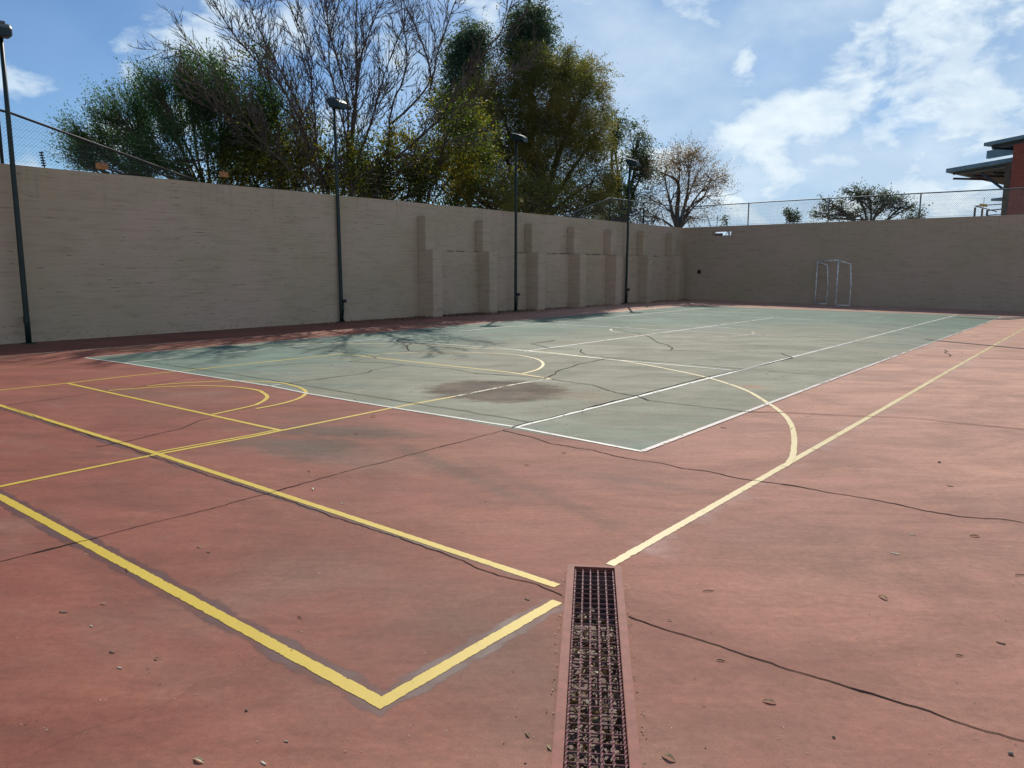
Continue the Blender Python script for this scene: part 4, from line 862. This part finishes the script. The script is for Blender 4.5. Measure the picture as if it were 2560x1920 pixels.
bare_tree('tall bare multi stemmed tree with upswept twigs behind the second floodlight post', B0(870, 26),
  [([(868, 900, 26), (880, 474, 26), (880, 318, 26), (892, 203, 26.2), (889, 87, 26.4), (895, -60, 26.8)], .125),
   ([(862, 900, 26), (808, 474, 26), (793, 362, 25.8), (779, 203, 25.6), (756, 87, 25.2), (705, -20, 25)], .085),
   ([(808, 470, 26), (750, 304, 25), (692, 202, 24.4), (640, 150, 24), (575, 75, 23.6), (520, -30, 23.4)], .06),
   ([(830, 500, 26), (741, 304, 26.5), (640, 226, 27), (560, 180, 27.4), (490, 135, 27.8), (422, 120, 28)], .055),
   ([(820, 520, 26), (700, 400, 25), (600, 300, 24.6), (500, 215, 24), (455, 200, 24)], .05),
   ([(868, 420, 26), (868, 260, 26.5), (842, 145, 27), (808, 29, 27.2), (790, -60, 27.3)], .06),
   ([(884, 330, 26), (900, 162, 25.5), (918, 95, 25), (967, -20, 24.6)], .055),
   ([(880, 390, 26), (838, 230, 25.2), (822, 120, 24.8), (850, -10, 24.5)], .05),
   ([(793, 362, 26), (720, 210, 26.8), (655, 90, 27.3), (610, -40, 27.8)], .05),
   ([(880, 440, 26), (930, 300, 27), (960, 190, 27.5), (1010, 60, 28)], .05)], SP, (5.6, .12))
bare_tree('leaning bare tree with long arching limbs and some yellow leaves right of the post', B0(944, 27),
  [([(935, 900, 27), (944, 474, 27), (967, 405, 27), (978, 275, 27), (1016, 162, 27.2), (1004, 23, 27.4), (1000, -60, 27.5)], .09),
   ([(962, 420, 27), (1025, 365, 26.6), (1091, 307, 26.2), (1180, 245, 26), (1276, 185, 25.8), (1330, 150, 25.6)], .07),
   ([(978, 310, 27), (1030, 262, 27), (1074, 203, 27.4), (1068, 145, 27.6), (1039, 72, 27.8), (1001, -10, 28)], .06),
   ([(1091, 307, 26.2), (1150, 215, 26), (1180, 180, 25.8), (1218, 124, 25.6), (1256, 75, 25.6), (1280, 0, 25.5)], .045),
   ([(1074, 237, 27), (1090, 150, 26.6), (1120, 60, 26.4), (1150, -30, 26.2)], .045),
   ([(955, 450, 27), (1040, 400, 25.8), (1130, 352, 25.2), (1200, 330, 25)], .045)], (.2, 1.9, .60, .10, .0085, 3), (6.6, .30))
# low leafy undergrowth showing above the wall
CU = []
for (u, v, ru, rv, n_) in ((900, 470, 80, 45, 330), (1010, 470, 90, 55, 420), (1100, 440, 90, 75, 430), (1040, 390, 80, 50, 260), (1180, 380, 70, 70, 300), (1130, 290, 60, 50, 160), (950, 400, 70, 60, 200)):
    CU.append((u, v, 27.6+random.uniform(-.8, .8), ru, rv, int(n_*1.9), 9, .6, .09, .1, .6, .2))
full_tree('leafy_shrub', 'tall yellow green shrub behind the wall below the leaning bare tree', 'shrub', B0(1010, 27.8), 1.8, CU, L_YEL, M_BARK, .08, tw=24)

# dense olive brown tree and the dark columns behind it
CO = []
for (u, v, ru, rv, n_) in ((1340, 250, 120, 105, 2000), (1440, 260, 80, 110, 1400), (1260, 300, 95, 110, 1500), (1400, 400, 115, 110, 1900), (1290, 430, 110, 95, 1500), (1480, 190, 38, 38, 260), (1405, 160, 46, 32, 300), (1330, 150, 45, 34, 320), (1500, 330, 30, 60, 330), (1200, 250, 50, 60, 480), (1180, 430, 80, 80, 700), (1490, 450, 50, 60, 480)):
    CO.append((u, v, 36.5+(1.8 if u > 1430 else 0)+random.uniform(-1, 1), ru*.93, rv*.93, int(n_*1.25), 14, .7, .10, .05, .34, .45))
full_tree('dense_tree', 'broad dense olive brown tree right of the bare trees', 'tree', B0(1330, 36), 3.0, CO, L_OLIVE, M_BARK, .30, tw=12, wood_min=.012)
CC = []
for (u, v, ru, rv, n_) in ((1322, 60, 42, 52, 520), (1318, 110, 58, 60, 600), (1335, 160, 66, 60, 420)):
    CC.append((u, v, 39, ru, rv, int(n_*1.5), 12, .7, .13, -.1, .36, .7))
full_tree('column_tree', 'tallest dark green column tree rising behind the dense olive tree', 'tree', B0(1320, 39), 4.0, CC, L_DARKG, M_BARK, .22, tw=12, wood_min=.02)
CC = []
for (u, v, ru, rv, n_) in ((1182, 95, 36, 48, 420), (1168, 150, 48, 70, 620), (1150, 230, 56, 80, 620), (1180, 300, 60, 80, 400)):
    CC.append((u, v, 40, ru, rv, int(n_*1.5), 12, .7, .13, -.1, .36, .7))
full_tree('column_tree', 'shorter dark green column tree just left of the tallest one', 'tree', B0(1172, 40), 4.0, CC, L_DARKG, M_BARK, .22, tw=12, wood_min=.02)
CC = []
for (u, v, ru, rv, n_) in ((1594, 350, 22, 34, 230), (1600, 400, 30, 30, 230), (1585, 440, 34, 26, 150), (1536, 310, 17, 30, 170), (1532, 350, 20, 26, 130), (1545, 430, 34, 34, 260), (1530, 490, 46, 40, 330), (1570, 500, 40, 40, 180), (1612, 425, 16, 26, 90)):
    CC.append((u, v, 42, ru, rv, int(n_*.9), 9, .6, .13, -.1, .36, .6))
full_tree('gum_tree', 'ragged dark gum tree behind the farthest floodlight post', 'tree', B0(1560, 42), 4.0, CC, L_DARKG, M_BARK, .16, tw=10, wood_min=.02)
# autumn tree above the corner
CA = []
for (u, v, ru, rv, n_) in ((1700, 410, 50, 36, 330), (1745, 430, 50, 40, 330), (1660, 440, 38, 32, 220), (1780, 450, 32, 30, 150), (1720, 385, 30, 16, 170), (1690, 480, 60, 34, 220), (1765, 490, 42, 28, 170), (1655, 510, 36, 30, 150), (1640, 545, 30, 20, 110), (1720, 540, 50, 22, 110)):
    CA.append((u, v, 41+random.uniform(-.8, .8), ru, rv, int(n_*1.1), 7, .5, .085, .3, .40, -.1))
def twin(wood, LV, f0):
    P_ = crom3([Vector((f0.x+.4, f0.y-.2, 0)), at(1702, 560, 41), at(1722, 520, 41), at(1760, 490, 41), at(1775, 455, 41)], .3); wood.tube(P_, polyr(P_, .12, .03), 7, False)
    P_ = crom3([f0, at(1693, 520, 41), at(1697, 480, 41), at(1690, 450, 41), at(1650, 430, 41)], .3); wood.tube(P_, polyr(P_, .15, .03), 7, False)
full_tree('autumn_tree', 'thin rust and grey autumn tree above the corner of the walls', 'tree', B0(1694, 41), 3.4, CA, L_AUT, M_BARKP, .17, tw=16, wood_min=.009, extra=twin, tight=.4)
# far acacia and little tops over the far wall
CF = []
for (u, v, ru, rv, n_) in ((2140, 480, 22, 12, 160), (2170, 495, 36, 16, 260), (2210, 505, 34, 14, 220), (2250, 520, 24, 8, 110), (2085, 512, 24, 12, 160), (2100, 532, 40, 14, 200), (2150, 540, 50, 12, 160), (2200, 520, 40, 10, 130)):
    CF.append((u, v, 62, ru, rv*.8, int(n_*.8), 8, .6, .15, .25, .4, 0))
full_tree('acacia_tree', 'flat topped acacia showing above the far fence', 'tree', B0(2170, 62), 3.5, CF, L_ACAC, M_BARKP, .2, tw=10, wood_min=.03)
full_tree('distant_bush', 'small tuft of a tree top left of the acacia above the far wall', 'bush', B0(1968, 55), 2.5, [(1968, 545, 55, 20, 13, 90, 7, .4, .14, .3, .5, 0), (1975, 538, 55, 10, 8, 30, 7, .4, .14, .3, .5, 0)], L_ACAC, M_BARKP, .08, tw=8)
full_tree('distant_bush', 'low green tree top just right of the acacia beside a fence post', 'bush', B0(2295, 58), 2.5, [(2293, 544, 58, 22, 7, 110, 7, .5, .15, .1, .4, 0)], L_ACAC, M_BARKP, .08, tw=5)
full_tree('distant_bush', 'tiny sprig of leaves above the right end of the wall slot', 'bush', B0(1816, 50), 2.5, [(1815, 555, 50, 6, 5, 22, 6, .3, .12, .3, .5, 0)], L_DARKG, M_BARKP, .05, tw=5)
CS = []
for (u, v, ru, rv, n_) in ((1200, 480, 90, 40, 330), (1330, 500, 100, 40, 360), (1450, 520, 90, 34, 300), (1560, 540, 50, 20, 130)):
    CS.append((u, v, {1200: 29, 1330: 33, 1450: 36, 1560: 40}[u], ru, rv, int(n_*2.2), 9, .6, .10, .2, .5, .1))
full_tree('leafy_shrub', 'dark tangled shrubs along the wall under the dense olive tree', 'shrub', B0(1330, 31), 1.5, CS, L_OLIVE, M_BARK, .1, tw=40, wood_min=.014)
CS = []
for (u, v, ru, rv, n_) in ((1610, 545, 26, 20, 60), (1640, 540, 24, 22, 60)):
    CS.append((u, v, 39, ru, rv, n_, 7, .4, .08, .4, .4, .0))
full_tree('thin_shrub', 'thin grey leaved shrub between the fence posts left of the corner', 'shrub', B0(1625, 39.5), 2.5, CS, L_AUT, M_BARKP, .05, tw=20)
